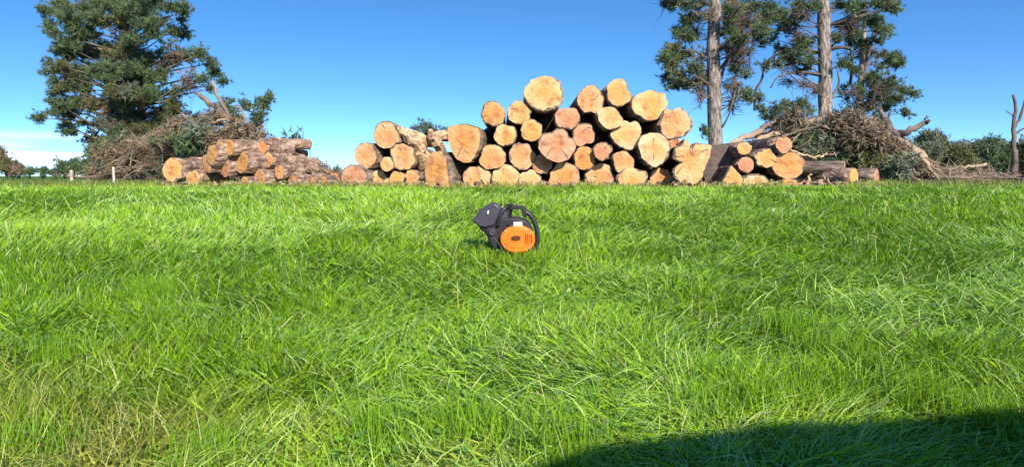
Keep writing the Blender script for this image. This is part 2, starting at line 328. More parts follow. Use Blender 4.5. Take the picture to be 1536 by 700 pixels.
def cut_mat(name, c_out, c_in, c_dark):
    m, t, p = node_mat(name, .8, .2)
    c = t.nodes.new('ShaderNodeTexCoord'); oi = t.nodes.new('ShaderNodeObjectInfo')
    n1 = t.nodes.new('ShaderNodeTexNoise'); n1.inputs['Scale'].default_value = 3.2; n1.inputs['Detail'].default_value = 5
    add = t.nodes.new('ShaderNodeVectorMath'); add.operation = 'ADD'
    t.links.new(c.outputs['Object'], add.inputs[0]); t.links.new(oi.outputs['Random'], add.inputs[1]); 
    sc_ = t.nodes.new('ShaderNodeVectorMath'); sc_.operation = 'SCALE'; sc_.inputs['Scale'].default_value = 1.0
    cmb = t.nodes.new('ShaderNodeCombineXYZ'); mlt = t.nodes.new('ShaderNodeMath'); mlt.operation = 'MULTIPLY'; mlt.inputs[1].default_value = 37.0
    t.links.new(oi.outputs['Random'], mlt.inputs[0]); t.links.new(mlt.outputs[0], cmb.inputs[0]); t.links.new(mlt.outputs[0], cmb.inputs[2])
    t.links.new(cmb.outputs[0], add.inputs[1]); t.links.new(add.outputs[0], n1.inputs[0])
    wv = t.nodes.new('ShaderNodeTexWave'); wv.wave_type = 'RINGS'; wv.rings_direction = 'Y'; wv.inputs['Scale'].default_value = 9
    wv.inputs['Distortion'].default_value = 2.5; wv.inputs['Detail'].default_value = 2; wv.inputs['Detail Scale'].default_value = 2
    t.links.new(c.outputs['Object'], wv.inputs[0])
    ln = t.nodes.new('ShaderNodeVectorMath'); ln.operation = 'LENGTH'; t.links.new(c.outputs['Object'], ln.inputs[0])
    rad = t.nodes.new('ShaderNodeMapRange'); rad.inputs[1].default_value = .02; rad.inputs[2].default_value = .24; t.links.new(ln.outputs['Value'], rad.inputs[0])
    ad = t.nodes.new('ShaderNodeMath'); ad.operation = 'ADD'; t.links.new(rad.outputs[0], ad.inputs[0])
    s1 = t.nodes.new('ShaderNodeMath'); s1.operation = 'MULTIPLY_ADD'; s1.inputs[1].default_value = 3.2; s1.inputs[2].default_value = -1.75; t.links.new(n1.outputs[0], s1.inputs[0]); t.links.new(s1.outputs[0], ad.inputs[1])
    mx = t.nodes.new('ShaderNodeMixRGB'); mx.inputs[1].default_value = (*c_in, 1); mx.inputs[2].default_value = (*c_out, 1); ad.use_clamp = True; t.links.new(ad.outputs[0], mx.inputs[0])
    rg = t.nodes.new('ShaderNodeMapRange'); rg.inputs[3].default_value = 0; rg.inputs[4].default_value = .28; t.links.new(wv.outputs['Fac'], rg.inputs[0])
    m3 = t.nodes.new('ShaderNodeMixRGB'); m3.inputs[2].default_value = (*c_dark, 1); t.links.new(rg.outputs[0], m3.inputs[0]); t.links.new(mx.outputs[0], m3.inputs[1])
    n4 = t.nodes.new('ShaderNodeTexNoise'); n4.inputs['Scale'].default_value = 7; n4.inputs['Detail'].default_value = 4; t.links.new(add.outputs[0], n4.inputs[0])
    r4 = t.nodes.new('ShaderNodeMapRange'); r4.inputs[1].default_value = .50; r4.inputs[2].default_value = .68; r4.inputs[4].default_value = .8; t.links.new(n4.outputs[0], r4.inputs[0])
    m5 = t.nodes.new('ShaderNodeMixRGB'); m5.inputs[2].default_value = (*c_dark, 1); t.links.new(r4.outputs[0], m5.inputs[0]); t.links.new(m3.outputs[0], m5.inputs[1])
    t.links.new(m5.outputs[0], p.inputs['Base Color'])
    n2 = t.nodes.new('ShaderNodeTexNoise'); n2.inputs['Scale'].default_value = 16; n2.inputs['Detail'].default_value = 6; t.links.new(add.outputs[0], n2.inputs[0])
    b = t.nodes.new('ShaderNodeBump'); b.inputs['Strength'].default_value = .9; b.inputs['Distance'].default_value = .03
    t.links.new(n2.outputs[0], b.inputs['Height']); t.links.new(b.outputs[0], p.inputs['Normal']); return m
CUT = {'peach': cut_mat('cut_peach', (.62, .39, .21), (.56, .26, .10), (.27, .105, .05)),
       'yellow': cut_mat('cut_yellow', (.66, .43, .21), (.60, .29, .09), (.32, .13, .05)),
       'pale': cut_mat('cut_pale', (.64, .46, .27), (.56, .31, .11), (.36, .19, .08)),
       'pink': cut_mat('cut_pink', (.56, .32, .20), (.50, .22, .11), (.24, .09, .05)),
       'orange': cut_mat('cut_orange', (.58, .31, .14), (.54, .24, .07), (.28, .10, .04))}

# ------------------------------------------------------------------ logs
CUT['dark'] = cut_mat('cut_dark', (.10, .075, .065), (.14, .10, .085), (.06, .045, .04))  # darkened wood: shade painted in for gap logs; also colours the cracks
def outline(rx, ry, seed, rough=.05, poly=None, n=64):
    r = np.random.default_rng(seed); th = np.arange(n) / n * 2 * math.pi
    if poly:
        P = np.array(poly, float); res = []
        for t in th:
            dx, dz = math.cos(t), math.sin(t); best = .02
            for a, b in zip(P, np.roll(P, -1, 0)):
                e = b - a; den = dx * (-e[1]) + dz * e[0]
                if abs(den) < 1e-9: continue
                s = (a[0] * (-e[1]) + a[1] * e[0]) / den; u = (dx * a[1] - dz * a[0]) / den
                if s > 0 and -.001 <= u <= 1.001: best = max(best, s)
            res.append(best)
        q = np.array(res)
    else:
        q = rx * ry / np.sqrt((ry * np.cos(th)) ** 2 + (rx * np.sin(th)) ** 2)
        for k in (2, 3, 4, 5): q = q * (1 + r.normal(0, rough / k ** .7) * np.cos(k * th + r.uniform(0, 6.28)))
        for _ in range(r.integers(1, 3)):      # flats and notches where the felling cut or a root flare was
            a = r.uniform(0, 6.28); q = q * (1 - r.uniform(.05, .16) * np.exp(-(np.angle(np.exp(1j * (th - a))) / r.uniform(.12, .35)) ** 2))
        for _ in range(r.integers(1, 4)):
            a = r.uniform(0, 6.28); q = q * (1 + r.uniform(.03, .09) * np.exp(-(np.angle(np.exp(1j * (th - a))) / .13) ** 2))
            a = r.uniform(0, 6.28); q = q * (1 - r.uniform(.06, .16) * np.exp(-(np.angle(np.exp(1j * (th - a))) / .28) ** 2))
    q = q * (1 + np.convolve(np.tile(r.normal(0, .022, n), 3), [.25, .5, .25], 'same')[n:2 * n]); return th, q
def log(label, px, py, rx, ry, kind, d=11.5, yaw=0.0, length=None, poly=None, seed=None, group=None, bark=None, pitch=0.0, rough=.05, taper=None, bk=.035, name='log', cracks=None):
    seed = seed or int(px * 7 + py * 13); r = np.random.default_rng(seed + 5); s = d / F
    length = length or r.uniform(3.4, 4.2); taper = taper or r.uniform(.86, .98)
    if poly: poly = [((x - px) * s, (py - y) * s) for x, y in poly]
    th, q = outline(rx * s, ry * s, seed, rough, poly)
    n = len(th); bt = min(bk, q.mean() * .14) * r.uniform(.35, 1.1) * np.clip(.55 + .6 * np.sin(th + r.uniform(0, 6.28)) + np.convolve(r.normal(0, .5, n), [.3, .4, .3], 'same'), .08, 1.5)
    bm = MB(); vs = []; NS = 7
    for j in range(NS + 1):
        f = j / NS; rr = q * (1 - (1 - taper) * f)
        if poly: rr = rr * (1 - f * .3) + q.mean() * .3 * f
        rr = rr * (1 + r.normal(0, .012, n)) if 0 < j else rr
        vs += [(rr[k] * math.cos(th[k]), f * length, rr[k] * math.sin(th[k])) for k in range(n)]
    fs = [(j * n + k, (j + 1) * n + k, (j + 1) * n + (k + 1) % n, j * n + (k + 1) % n) for j in range(NS) for k in range(n)]
    b0 = len(vs); vs += [((q[k] - bt[k]) * math.cos(th[k]), 0.003, (q[k] - bt[k]) * math.sin(th[k])) for k in range(n)]
    fs += [(k, (k + 1) % n, b0 + (k + 1) % n, b0 + k) for k in range(n)]
    fs += [tuple(NS * n + k for k in range(n))]
    bm.add(vs, fs)
    o = bm.build(name, bark or (M_bark if r.random() < .6 else M_bark_red)); tag(o, label, 'log', group)
    o.location = at(px, py, d); o.rotation_euler = (pitch, 0, -yaw)
    cf = MB(); cv = [(0, 0.0, 0)]
    cr = [1.0, .7, .35]; hs = np.repeat(r.normal(0, .0015, (3, 1)), n, 1)
    for a, f in enumerate(cr):
        cv += [((q[k] - bt[k]) * f * math.cos(th[k]), (0.001 if a == 0 else hs[a][k] - .004), (q[k] - bt[k]) * f * math.sin(th[k])) for k in range(n)]
    ff = [(1 + a * n + k, 1 + a * n + (k + 1) % n, 1 + (a + 1) * n + (k + 1) % n, 1 + (a + 1) * n + k) for a in range(2) for k in range(n)]
    ff += [(1 + 2 * n + k, 1 + 2 * n + (k + 1) % n, 0) for k in range(n)]
    cf.add(cv, ff); nface = len(cf.f)
    cks = [(r.uniform(0, 6.28), r.uniform(.05, .35), r.uniform(.45, 1.0)) for _ in range(max(0, r.integers(-1, 3)))] if cracks is None else cracks
    for a, f0, f1 in cks:      # drying checks: thin dark wedges running out from the heart
        k = int(a / 6.2832 * n) % n; Rk = q[k] - bt[k]; wd = r.uniform(.004, .010); c, s_ = math.cos(th[k]), math.sin(th[k]); tq = r.normal(0, .02)
        mid = (f0 + f1) / 2 * Rk
        pts = [(f0 * Rk * c, f0 * Rk * s_), (mid * c - (wd * .6 + tq) * s_, mid * s_ + (wd * .6 + tq) * c), (f1 * Rk * c - wd * s_, f1 * Rk * s_ + wd * c), (f1 * Rk * c + wd * s_, f1 * Rk * s_ - wd * c), (mid * c + (wd * .6 - tq) * s_, mid * s_ - (wd * .6 - tq) * c)]
        cf.add([(x, -.008, z) for x, z in pts], [tuple(range(5))])
    cfo = cf.build('cut_face', CUT[kind], o, smooth=False); cfo.data.materials.append(CUT['dark'])
    for p_ in list(cfo.data.polygons)[nface:]: p_.material_index = 1
    return o
GC = 'logs stacked in the big central pile'; GL = 'logs in the small left pile'; GM = 'logs in the low pile left of the big stack'; GR = 'logs in the small right pile'
L = log
# big central stack, top to bottom
CS = [
 ('largest round log crowning the very top of the big stack', 817, 141, 30, 27, 'yellow'),
 ('round peach log with thick dark bark, upper edge, right of the topmost log', 886, 150, 20, 22, 'peach'),
 ('yellow round log on the upper edge, right of the dark-barked peach one', 928, 139, 19, 20.5, 'yellow'),
 ('wide lumpy yellow log on the upper right slope of the big stack', 974, 158, 28, 23, 'yellow'),
 ('broad peach log at the right shoulder of the big stack', 1013, 185, 25, 24, 'peach'),
 ('small orange log at the upper left end of the big stack', 739, 171, 18, 20, 'orange'),
 ('yellow log between the small orange one and the topmost log', 780, 169, 19, 18, 'yellow'),
 ('pink irregular log just below right of the topmost log', 851, 177, 19, 18, 'pink'),
 ('pale round log directly under the yellow log on the upper edge', 915, 177, 18, 18, 'pale'),
 ('small pale yellow log below the small orange one', 758, 202, 17.5, 17, 'yellow'),
 ('small round yellow log with a dark gap on its right', 797, 195, 16.5, 17, 'yellow'),
 ('pink log in the middle, above an orange one and right of the large pink one', 875, 202, 18, 18, 'pink'),
 ('large pale yellow log in the middle right, under the palest small one', 941, 202, 23, 23, 'pale'),
 ('large rough pink log in the middle of the big stack', 836, 218, 28, 25, 'pink'),
 ('rounded peach log second from left in its row, over the bottom row', 738, 235, 20, 20, 'peach'),
 ('half pink log with a pale upper right side, beside the large pink one', 783, 234, 21, 20, 'peach'),
 ('small pink log tucked under the large rough pink one', 814, 247, 16, 15, 'pink'),
 ('orange log over the bottom row, under the middle pink one', 877, 237, 17.5, 18, 'orange'),
 ('smallest pink log in the right half, between orange and square ones', 905, 227, 14, 14.5, 'pink'),
 ('squarish peach log standing over the gap in the bottom row', 935, 243, 17, 17, 'peach'),
 ('bottom row log, peach, right of the leaning dark log end', 715, 266, 20, 20, 'peach'),
 ('bottom row log, second from the left of the big stack', 759, 266, 20.5, 20, 'pale'),
 ('small bottom row log, third from the left of the big stack', 795, 270, 17, 16, 'pale'),
 ('wide bottom row log under the large rough pink one', 847, 266, 26, 21, 'orange'),
 ('wide flat-topped bottom row log right of the middle', 901, 265, 25, 20, 'peach'),
 ('wide low bottom row log, third from the right of the big stack', 949.5, 269, 23, 17, 'yellow'),
 ('small bottom row log left of the split wedge-shaped butt', 993, 268, 17.5, 17, 'peach'),
]
for k, (lb, px, py, rx, ry, kd) in enumerate(CS):
    r_ = np.random.default_rng(k + 40)
    L(lb, px, py, rx, ry, kd, d=11.5 + r_.uniform(-.16, .20), yaw=R(r_.uniform(-1.5, 1.5)), group=GC, rough=.06)
L('big log with pointed bottom and pale lower half, right side of stack', 981, 225, 26, 28, 'pale', poly=[(957, 215), (962, 204), (975, 199), (990, 199), (1001, 206), (1006, 220), (1003, 236), (993, 247), (983, 252), (972, 247), (962, 236)], group=GC, d=11.38)
L('tall orange butt with tapered bottom at the stack left end', 698, 212, 26, 28, 'orange', poly=[(671, 192), (680, 187), (700, 186), (718, 190), (723, 203), (721, 216), (715, 230), (706, 243), (697, 245), (686, 240), (676, 226), (672, 208)], group=GC, d=11.25, length=2.4, yaw=R(6))
L('split wedge-shaped yellow butt with a jagged top at right end', 1036, 240, 25, 32, 'yellow', poly=[(1010, 228), (1015, 218), (1025, 214), (1027, 206), (1034, 214), (1040, 222), (1042, 213), (1055, 216), (1068, 217), (1064, 235), (1057, 252), (1047, 283), (1030, 283), (1019, 275), (1009, 264), (1010, 252), (1022, 244), (1009, 238)], group=GC, d=11.3, length=1.5, yaw=R(8), rough=.02, cracks=[(1.5, .1, 1), (1.65, .3, .95), (3.0, .15, 1), (2.85, .4, 1), (4.0, .3, .9), (.6, .3, .8)])
# set back in the gaps; shade painted into every other face colour
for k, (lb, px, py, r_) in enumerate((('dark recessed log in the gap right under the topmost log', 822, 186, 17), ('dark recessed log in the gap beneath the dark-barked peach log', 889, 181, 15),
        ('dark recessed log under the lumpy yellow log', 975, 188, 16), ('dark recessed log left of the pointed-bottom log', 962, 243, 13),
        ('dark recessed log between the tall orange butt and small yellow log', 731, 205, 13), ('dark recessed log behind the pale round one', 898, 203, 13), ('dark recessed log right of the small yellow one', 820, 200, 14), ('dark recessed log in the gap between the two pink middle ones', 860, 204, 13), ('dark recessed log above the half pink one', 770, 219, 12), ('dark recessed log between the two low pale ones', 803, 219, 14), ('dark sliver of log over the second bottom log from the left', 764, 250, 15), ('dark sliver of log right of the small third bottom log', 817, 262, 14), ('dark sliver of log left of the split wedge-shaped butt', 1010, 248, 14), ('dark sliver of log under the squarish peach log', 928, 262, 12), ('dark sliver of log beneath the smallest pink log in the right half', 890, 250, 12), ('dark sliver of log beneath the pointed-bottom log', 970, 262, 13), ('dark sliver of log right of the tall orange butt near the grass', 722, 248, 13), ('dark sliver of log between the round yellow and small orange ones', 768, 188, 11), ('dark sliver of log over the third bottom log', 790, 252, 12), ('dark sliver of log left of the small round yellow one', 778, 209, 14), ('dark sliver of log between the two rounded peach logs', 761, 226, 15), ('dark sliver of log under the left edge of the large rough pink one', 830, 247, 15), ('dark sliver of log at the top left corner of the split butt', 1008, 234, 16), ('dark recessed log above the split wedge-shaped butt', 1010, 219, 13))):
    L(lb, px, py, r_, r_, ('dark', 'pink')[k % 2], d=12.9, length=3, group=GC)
L('dark log in shadow leaning against the right end of the big stack', 1079, 250, 17, 33, 'dark', d=12.0, length=3, group=GC, poly=[(1062, 222), (1075, 216), (1092, 218), (1100, 232), (1092, 258), (1080, 283), (1062, 284), (1055, 262), (1060, 240)], bark=M_bark)  # its shade is put into the dark face colour
# low pile left of the stack
ML = [('top log of the low pile, round with thick bark', 579, 202, 20, 21, 'peach', 0), ('left log in the second layer of the low pile', 549, 233, 18, 20, 'peach', 12),
      ('right log in the second layer of the low pile', 604, 235, 19, 21, 'peach', 0), ('tiny pale log between the two second-layer logs', 580, 246, 10, 11, 'pale', 0),
      ('wide pink log at the bottom left of the low pile', 530, 266, 21, 19, 'pink', 15), ('pale bottom log under the tiny one', 567, 271, 17, 16, 'pale', 4),
      ('small yellow bottom log under the right second-layer log', 597, 272, 15, 16, 'yellow', 4), ('small upright-looking bottom log left of the leaning slab', 618, 268, 10, 15, 'peach', 0),
      ('small log on the grass left of the low pile', 502, 271, 11, 12, 'peach', 25), ('smallest log end farthest left of the low pile', 485, 273, 9, 10, 'peach', 30)]
for lb, px, py, rx, ry, kd, yw in ML:
    L(lb, px, py, rx, ry, kd, yaw=R(yw), group=GM, d=11.6 + (px * 7 % 5) * .05, length=3.2)
L('orange slab end leaning on the big stack beside the low pile', 655, 252, 18, 30, 'orange', poly=[(640, 236), (648, 228), (662, 226), (671, 238), (675, 262), (677, 284), (640, 284), (633, 262)], d=11.2, length=1.6, yaw=R(20), rough=.02)
# small left pile: logs lie aslant, their flanks to the right
LP = [('large blocky log end at the far left of the left pile', 260, 255, 15, 19, 'yellow', 20, 2.2), ('low log end second from left on the grass', 290, 267, 13, 13, 'yellow', 20, 2.0),
      ('narrow tall log end on the left of the left pile', 318, 233, 11, 16, 'yellow', 38, 3.0), ('partly hidden log end behind the narrow tall one', 310, 246, 10, 14, 'peach', 38, 3.0),
      ('left one of the two top log ends of the left pile', 329, 221, 11, 12, 'pale', 36, 3.2), ('right one of the two top log ends of the left pile', 344, 221, 13, 13, 'yellow', 38, 3.4),
      ('pinkish log end in the middle of the left pile', 337, 251, 14, 14, 'pink', 36, 3.0), ('largest oval log end in front of the left pile', 363, 243, 17, 17.5, 'yellow', 38, 3.1),
      ('tiny log end on the grass below the oval one', 367, 274, 11, 10, 'pale', 34, 1.6), ('squarish log end at the foot of the left pile', 389, 269, 12, 15, 'peach', 40, 2.3),
      ('log end farther right on the grass of the left pile', 439, 274, 11, 11, 'peach', 34, 1.6), ('buried log end between the left pile and the low pile', 470, 274, 10, 10, 'pink', 34, 1.2)]
for k, (lb, px, py, rx, ry, kd, yw, ln) in enumerate(LP):
    L(lb, px, py, ry * 1.02, ry, kd, yaw=R(yw - 4 + (k * 29) % 9), d=11.7 - .06 * (k % 3), group=GL, pitch=R(((k * 37) % 7 - 3) * .9), length=ln * (.30 + .14 * ((k * 5) % 4) / 3), taper=.9, bark=M_bark_red)
L('small orange log end resting in the top right of the left pile', 392, 222, 10, 10, 'orange', yaw=R(24), d=11.9, group=GL, length=.65, bark=M_bark_red)
L('small yellow log end right of the largest oval one', 402, 240, 10, 11, 'yellow', yaw=R(26), d=11.8, group=GL, length=.8, bark=M_bark_red)
L('small peach log end low at the right side of the left pile', 419, 258, 10, 11, 'peach', yaw=R(24), d=11.7, group=GL, length=.8, bark=M_bark_red)
L('brown barked log seen from its side on top of the left pile', 405, 215, 9, 9, 'peach', yaw=R(48), d=12.9, group=GL, length=.75, bark=M_bark_red)
L('brown barked log seen from its side in the middle of the left pile', 380, 232, 11, 11, 'peach', yaw=R(46), d=12.9, group=GL, length=1.0, bark=M_bark_red)
L('brown barked log lying behind the squarish end of the left pile', 405, 258, 12, 12, 'pink', yaw=R(46), d=12.6, group=GL, length=.8, bark=M_bark_red)
L('brown barked log behind the blocky end, left part of the left pile', 285, 245, 10, 10, 'pink', yaw=R(50), d=12.6, group=GL, length=1.3, bark=M_bark_red)
# small right pile
RP = [('small pale log end at the upper left of the right pile', 1116, 222, 11, 10.5, 'pale', 0), ('round pale yellow log in the middle of the right pile', 1149, 237, 17, 15, 'yellow', 0),
      ('small pink log below the small pale one', 1119, 247, 12, 12, 'pink', 0), ('rough peach log on top of the right pile', 1176, 217, 13, 13, 'pink', -4),
      ('large smooth orange log, biggest of the right pile', 1184, 248, 25, 20.5, 'orange', 0), ('pale bottom log in the centre of the right pile', 1134, 274, 19, 15, 'pale', 0),
      ('low orange bottom log under the biggest one of the right pile', 1181, 279, 19, 11, 'orange', 0)]
for lb, px, py, rx, ry, kd, yw in RP:
    L(lb, px, py, rx, ry, kd, yaw=R(yw), group=GR, d=11.5 + (px * 3 % 7) * .03, length=3)
L('yellow triangular split log at the foot of the right pile', 1097, 268, 15, 20, 'yellow', poly=[(1097, 248), (1107, 258), (1115, 268), (1114, 284), (1082, 284), (1084, 273), (1090, 262)], d=11.3, length=.9, group=GR, rough=.02)
L('pink log end at the right tip of a dark sideways log', 1267, 252, 11, 11, 'pink', yaw=R(-60), d=12.2, length=1.0, group=GR, bark=M_bark)
L('yellow log end on the grass beside the pink one', 1281, 264, 11, 12, 'yellow', yaw=R(-30), d=11.9, length=1.0, group=GR)
L('low reddish butt lying in the debris at far right', 1315, 266, 14, 14, 'pink', yaw=R(-50), d=12.8, length=.9, group=GR)
L('long log lying sideways in shadow behind the right pile', 1246, 262, 13, 13, 'pink', yaw=R(-80), d=12.6, length=.9, group=GR, bark=M_bark)

# bark flakes, chips and short broken pieces round the stacks
def debris(name, label, n, x0, x1, y0, y1, mats, sz, lift, zmax=None):
    m = MB()
    for _ in range(n):
        y = random.uniform(y0, y1); x = (random.uniform(x0, x1) - CX) / F * y; z = float(base_z(y)) + random.uniform(*lift) * (1 if zmax is None else max(.15, zmax((x * F / y) + CX)))
        a, b_, c = sz * random.uniform(.4, 1.6), sz * random.uniform(.15, .5), sz * random.uniform(.06, .2)
        m.box((x, y, z), (a, b_, c), (random.gauss(0, .6), random.gauss(0, .5), random.uniform(0, 3.1)))
    o = m.build(name, mats, smooth=False); tag(o, label, 'debris', kind='stuff')
debris('bark_debris', 'brown bark flakes scattered in the grass along the stacks', 700, 240, 1330, 10.95, 12.2, M_bark_red, .10, (.04, .13))
debris('wood_chips', 'pale wood chips lying along the foot of the stacks', 350, 240, 1330, 10.9, 11.7, M_split, .06, (.05, .13))
debris('broken_wood', 'heap of short broken reddish wood tapering right from the left pile', 260, 395, 500, 12.0, 13.6, M_bark_red, .34, (.02, .75), lambda px: max(0, (500 - px) / 105))
# splintered wood heaped on the low pile
for k, (px, py, l_, an, lb) in enumerate(((622, 205, 62, 28, 'long splintered slab sloping down from the top of low pile'), (630, 222, 55, 50, 'short splintered slab half under the longer one'), (655, 216, 45, 62, 'steep splintered slab beside the tall orange butt'), (633, 245, 48, 82, 'upright splintered slab behind the leaning orange one'), (664, 205, 34, 12, 'flat splinter lying at the top against the tall butt'))):
    d = 11.75 + .08 * k; m = MB(); p0 = at(px - l_ / 2 * math.cos(R(an)), py - l_ / 2 * math.sin(R(an)), d); p1 = at(px + l_ / 2 * math.cos(R(an)), py + l_ / 2 * math.sin(R(an)), d + .5)
    pts = [p0.lerp(p1, t) + Vector((random.gauss(0, .02), random.gauss(0, .03), random.gauss(0, .02))) for t in np.linspace(0, 1, 7)]
    m.tube(pts, [.03, .08, .095, .1, .095, .085, .03], 7); o = m.build('splintered_log', M_split, smooth=False); tag(o, lb, 'log piece', 'splintered slabs on the low pile')

# ------------------------------------------------------------------ trees
def needles(C, D, size, K, cols, spread=.75):
    """C tuft centres, D tuft directions -> thin triangles"""
    n = len(C); C = np.repeat(C, K, 0); D = np.repeat(D, K, 0)
    dirs = D + rng.normal(0, spread, (n * K, 3)); dirs /= np.linalg.norm(dirs, axis=1)[:, None] + 1e-9
    ln = size * rng.uniform(.6, 1.25, (n * K, 1)); side = np.cross(dirs, rng.normal(0, 1, (n * K, 3))); side /= np.linalg.norm(side, axis=1)[:, None] + 1e-9
    wd = size * .085
    a = C - side * wd; b = C + side * wd; c = C + dirs * ln
    V = np.stack([a, b, c], 1).reshape(-1, 3); T = np.arange(n * K * 3).reshape(-1, 3)
    t = rng.random((n, 1)); col = cols[0] * (1 - t) + cols[1] * t; col = np.repeat(col, K * 3, 0)
    return V, T, col
DARK = (np.array([.052, .092, .042]), np.array([.150, .205, .085]))
OLIVE = (np.array([.075, .095, .035]), np.array([.20, .19, .075]))
BROWN = (np.array([.13, .096, .058]), np.array([.30, .225, .14]))
GREY = (np.array([.10, .12, .075]), np.array([.22, .235, .14]))
def pine(label, d, trunk, blobs, limbs=(), tuft=.16, dens=1.35, group=None, name='pine_tree', n_twig=1.25, mat=None, cat='tree'):
    """trunk: [(px,py,r_px)...]; blobs: (px,py,rx,ry,palette,amount)"""
    s = d / F; root = empty(name, at(trunk[0][0], trunk[0][1], d), label=label, cat=cat, group=group)
    off = Vector(root.location)
    w3 = lambda px, py, dd=0.0: at(px, py, d + dd) - off
    tm = MB(); P = lerp_path(trunk, 4)
    tp = [w3(p[0] + random.gauss(0, p[2] * .05), p[1]) for p in P]; tr = [max(.01, p[2] * s) * random.uniform(.96, 1.04) for p in P]
    tm.tube(tp, tr, 14); tm.build('trunk', mat or M_trunk, root)
    bm = MB()
    for lb in limbs:
        q = lerp_path([(a, b, c, e) for a, b, c, e in lb], 4)
        bm.tube([w3(p[0], p[1], p[3]) for p in q], [max(.006, p[2] * s) for p in q], 6)
    C = {}; 
    for (px, py, rx, ry, pal, am) in blobs:
        dd = random.uniform(-1, 1) * min(2.2, rx * s * 1.5 + .4)
        if pal and pal.isupper(): dd = -random.uniform(.7, 2.0); pal = pal.lower()
        c = w3(px, py, dd); dd_s = (d + dd) / F
        i0 = min(range(len(tp)), key=lambda i: abs(tp[i].z - (c.z - abs(c.x - tp[i].x) * .35)) + .0)
        st = tp[i0]; mid = st.lerp(c, .5) + Vector((0, 0, .12 * (c - st).length * random.uniform(-.6, 1)))
        mid += Vector([random.gauss(0, .06 * (c - st).length) for _ in range(3)])
        rr = max(.016, .024 * (c - st).length ** .7)
        bm.tube([st, st.lerp(mid, .5), mid, mid.lerp(c, .5), c], [rr, rr * .8, rr * .65, rr * .45, rr * .25], 5)
        r3 = Vector((rx * dd_s, (rx + ry) / 2 * dd_s, ry * dd_s))
        nt_ = int(max(5, 11 * am * n_twig * max(rx, ry) / 18)) * 2
        outw = (c - mid); outw.z += .25 * outw.length; outw = outw.normalized() if outw.length > .1 else Vector((0, 0, 1))
        for _ in range(nt_):
            v = Vector([random.gauss(0, 1) for _ in range(3)]).normalized(); v = (v + outw * .35)
            e = c + Vector((v.x * r3.x, v.y * r3.y, v.z * r3.z)) * random.uniform(.55, 1.0)
            b = c + (e - c) * random.uniform(-.5, .1)
            k_ = b.lerp(e, .5) + Vector([random.gauss(0, .07) for _ in range(3)])
            bm.tube([b, k_, e], [.018, .012, .006], 3, cap=False)
            if pal is None: 
                for _ in range(3):
                    q0 = b.lerp(e, random.random()); bm.tube([q0, q0 + Vector([random.gauss(0, .25) for _ in range(3)])], [.01, .004], 3, cap=False)
                continue
            m_ = max(3, int((e - b).length / .07 * dens * am)); ts = np.random.default_rng(random.randrange(10 ** 6)).random(m_) ** .7
            B_, E_ = np.array(b), np.array(e); di = (E_ - B_) / (np.linalg.norm(E_ - B_) + 1e-6)
            pts = B_ + (E_ - B_) * ts[:, None] + rng.normal(0, .07, (m_, 3)); dv = np.repeat((di + np.array([0, 0, .45]))[None], m_, 0)
            C.setdefault(pal, []).append((pts, dv))
    bm.build('branches', M_twig_dark if mat is None else M_twig, root)
    VV, TT, KK = [], [], []; b = 0
    for pal, lst in C.items():
        pts = np.concatenate([a for a, _ in lst]); dv = np.concatenate([q for _, q in lst])
        V, T, K = needles(pts, dv, tuft, 11, {'d': DARK, 'o': OLIVE, 'b': BROWN, 'g': GREY}[pal]); VV.append(V); TT.append(T + b); KK.append(K); b += len(V)
    if VV: link('crown', np_mesh('crown', np.concatenate(VV), None, np.concatenate(KK), np.concatenate(TT)), M_leaf, root)
    return root
z5 = lambda l: [(x / 2.5, y / 2.5, a / 2.5, b / 2.5, p, m) for x, y, a, b, p, m in l]
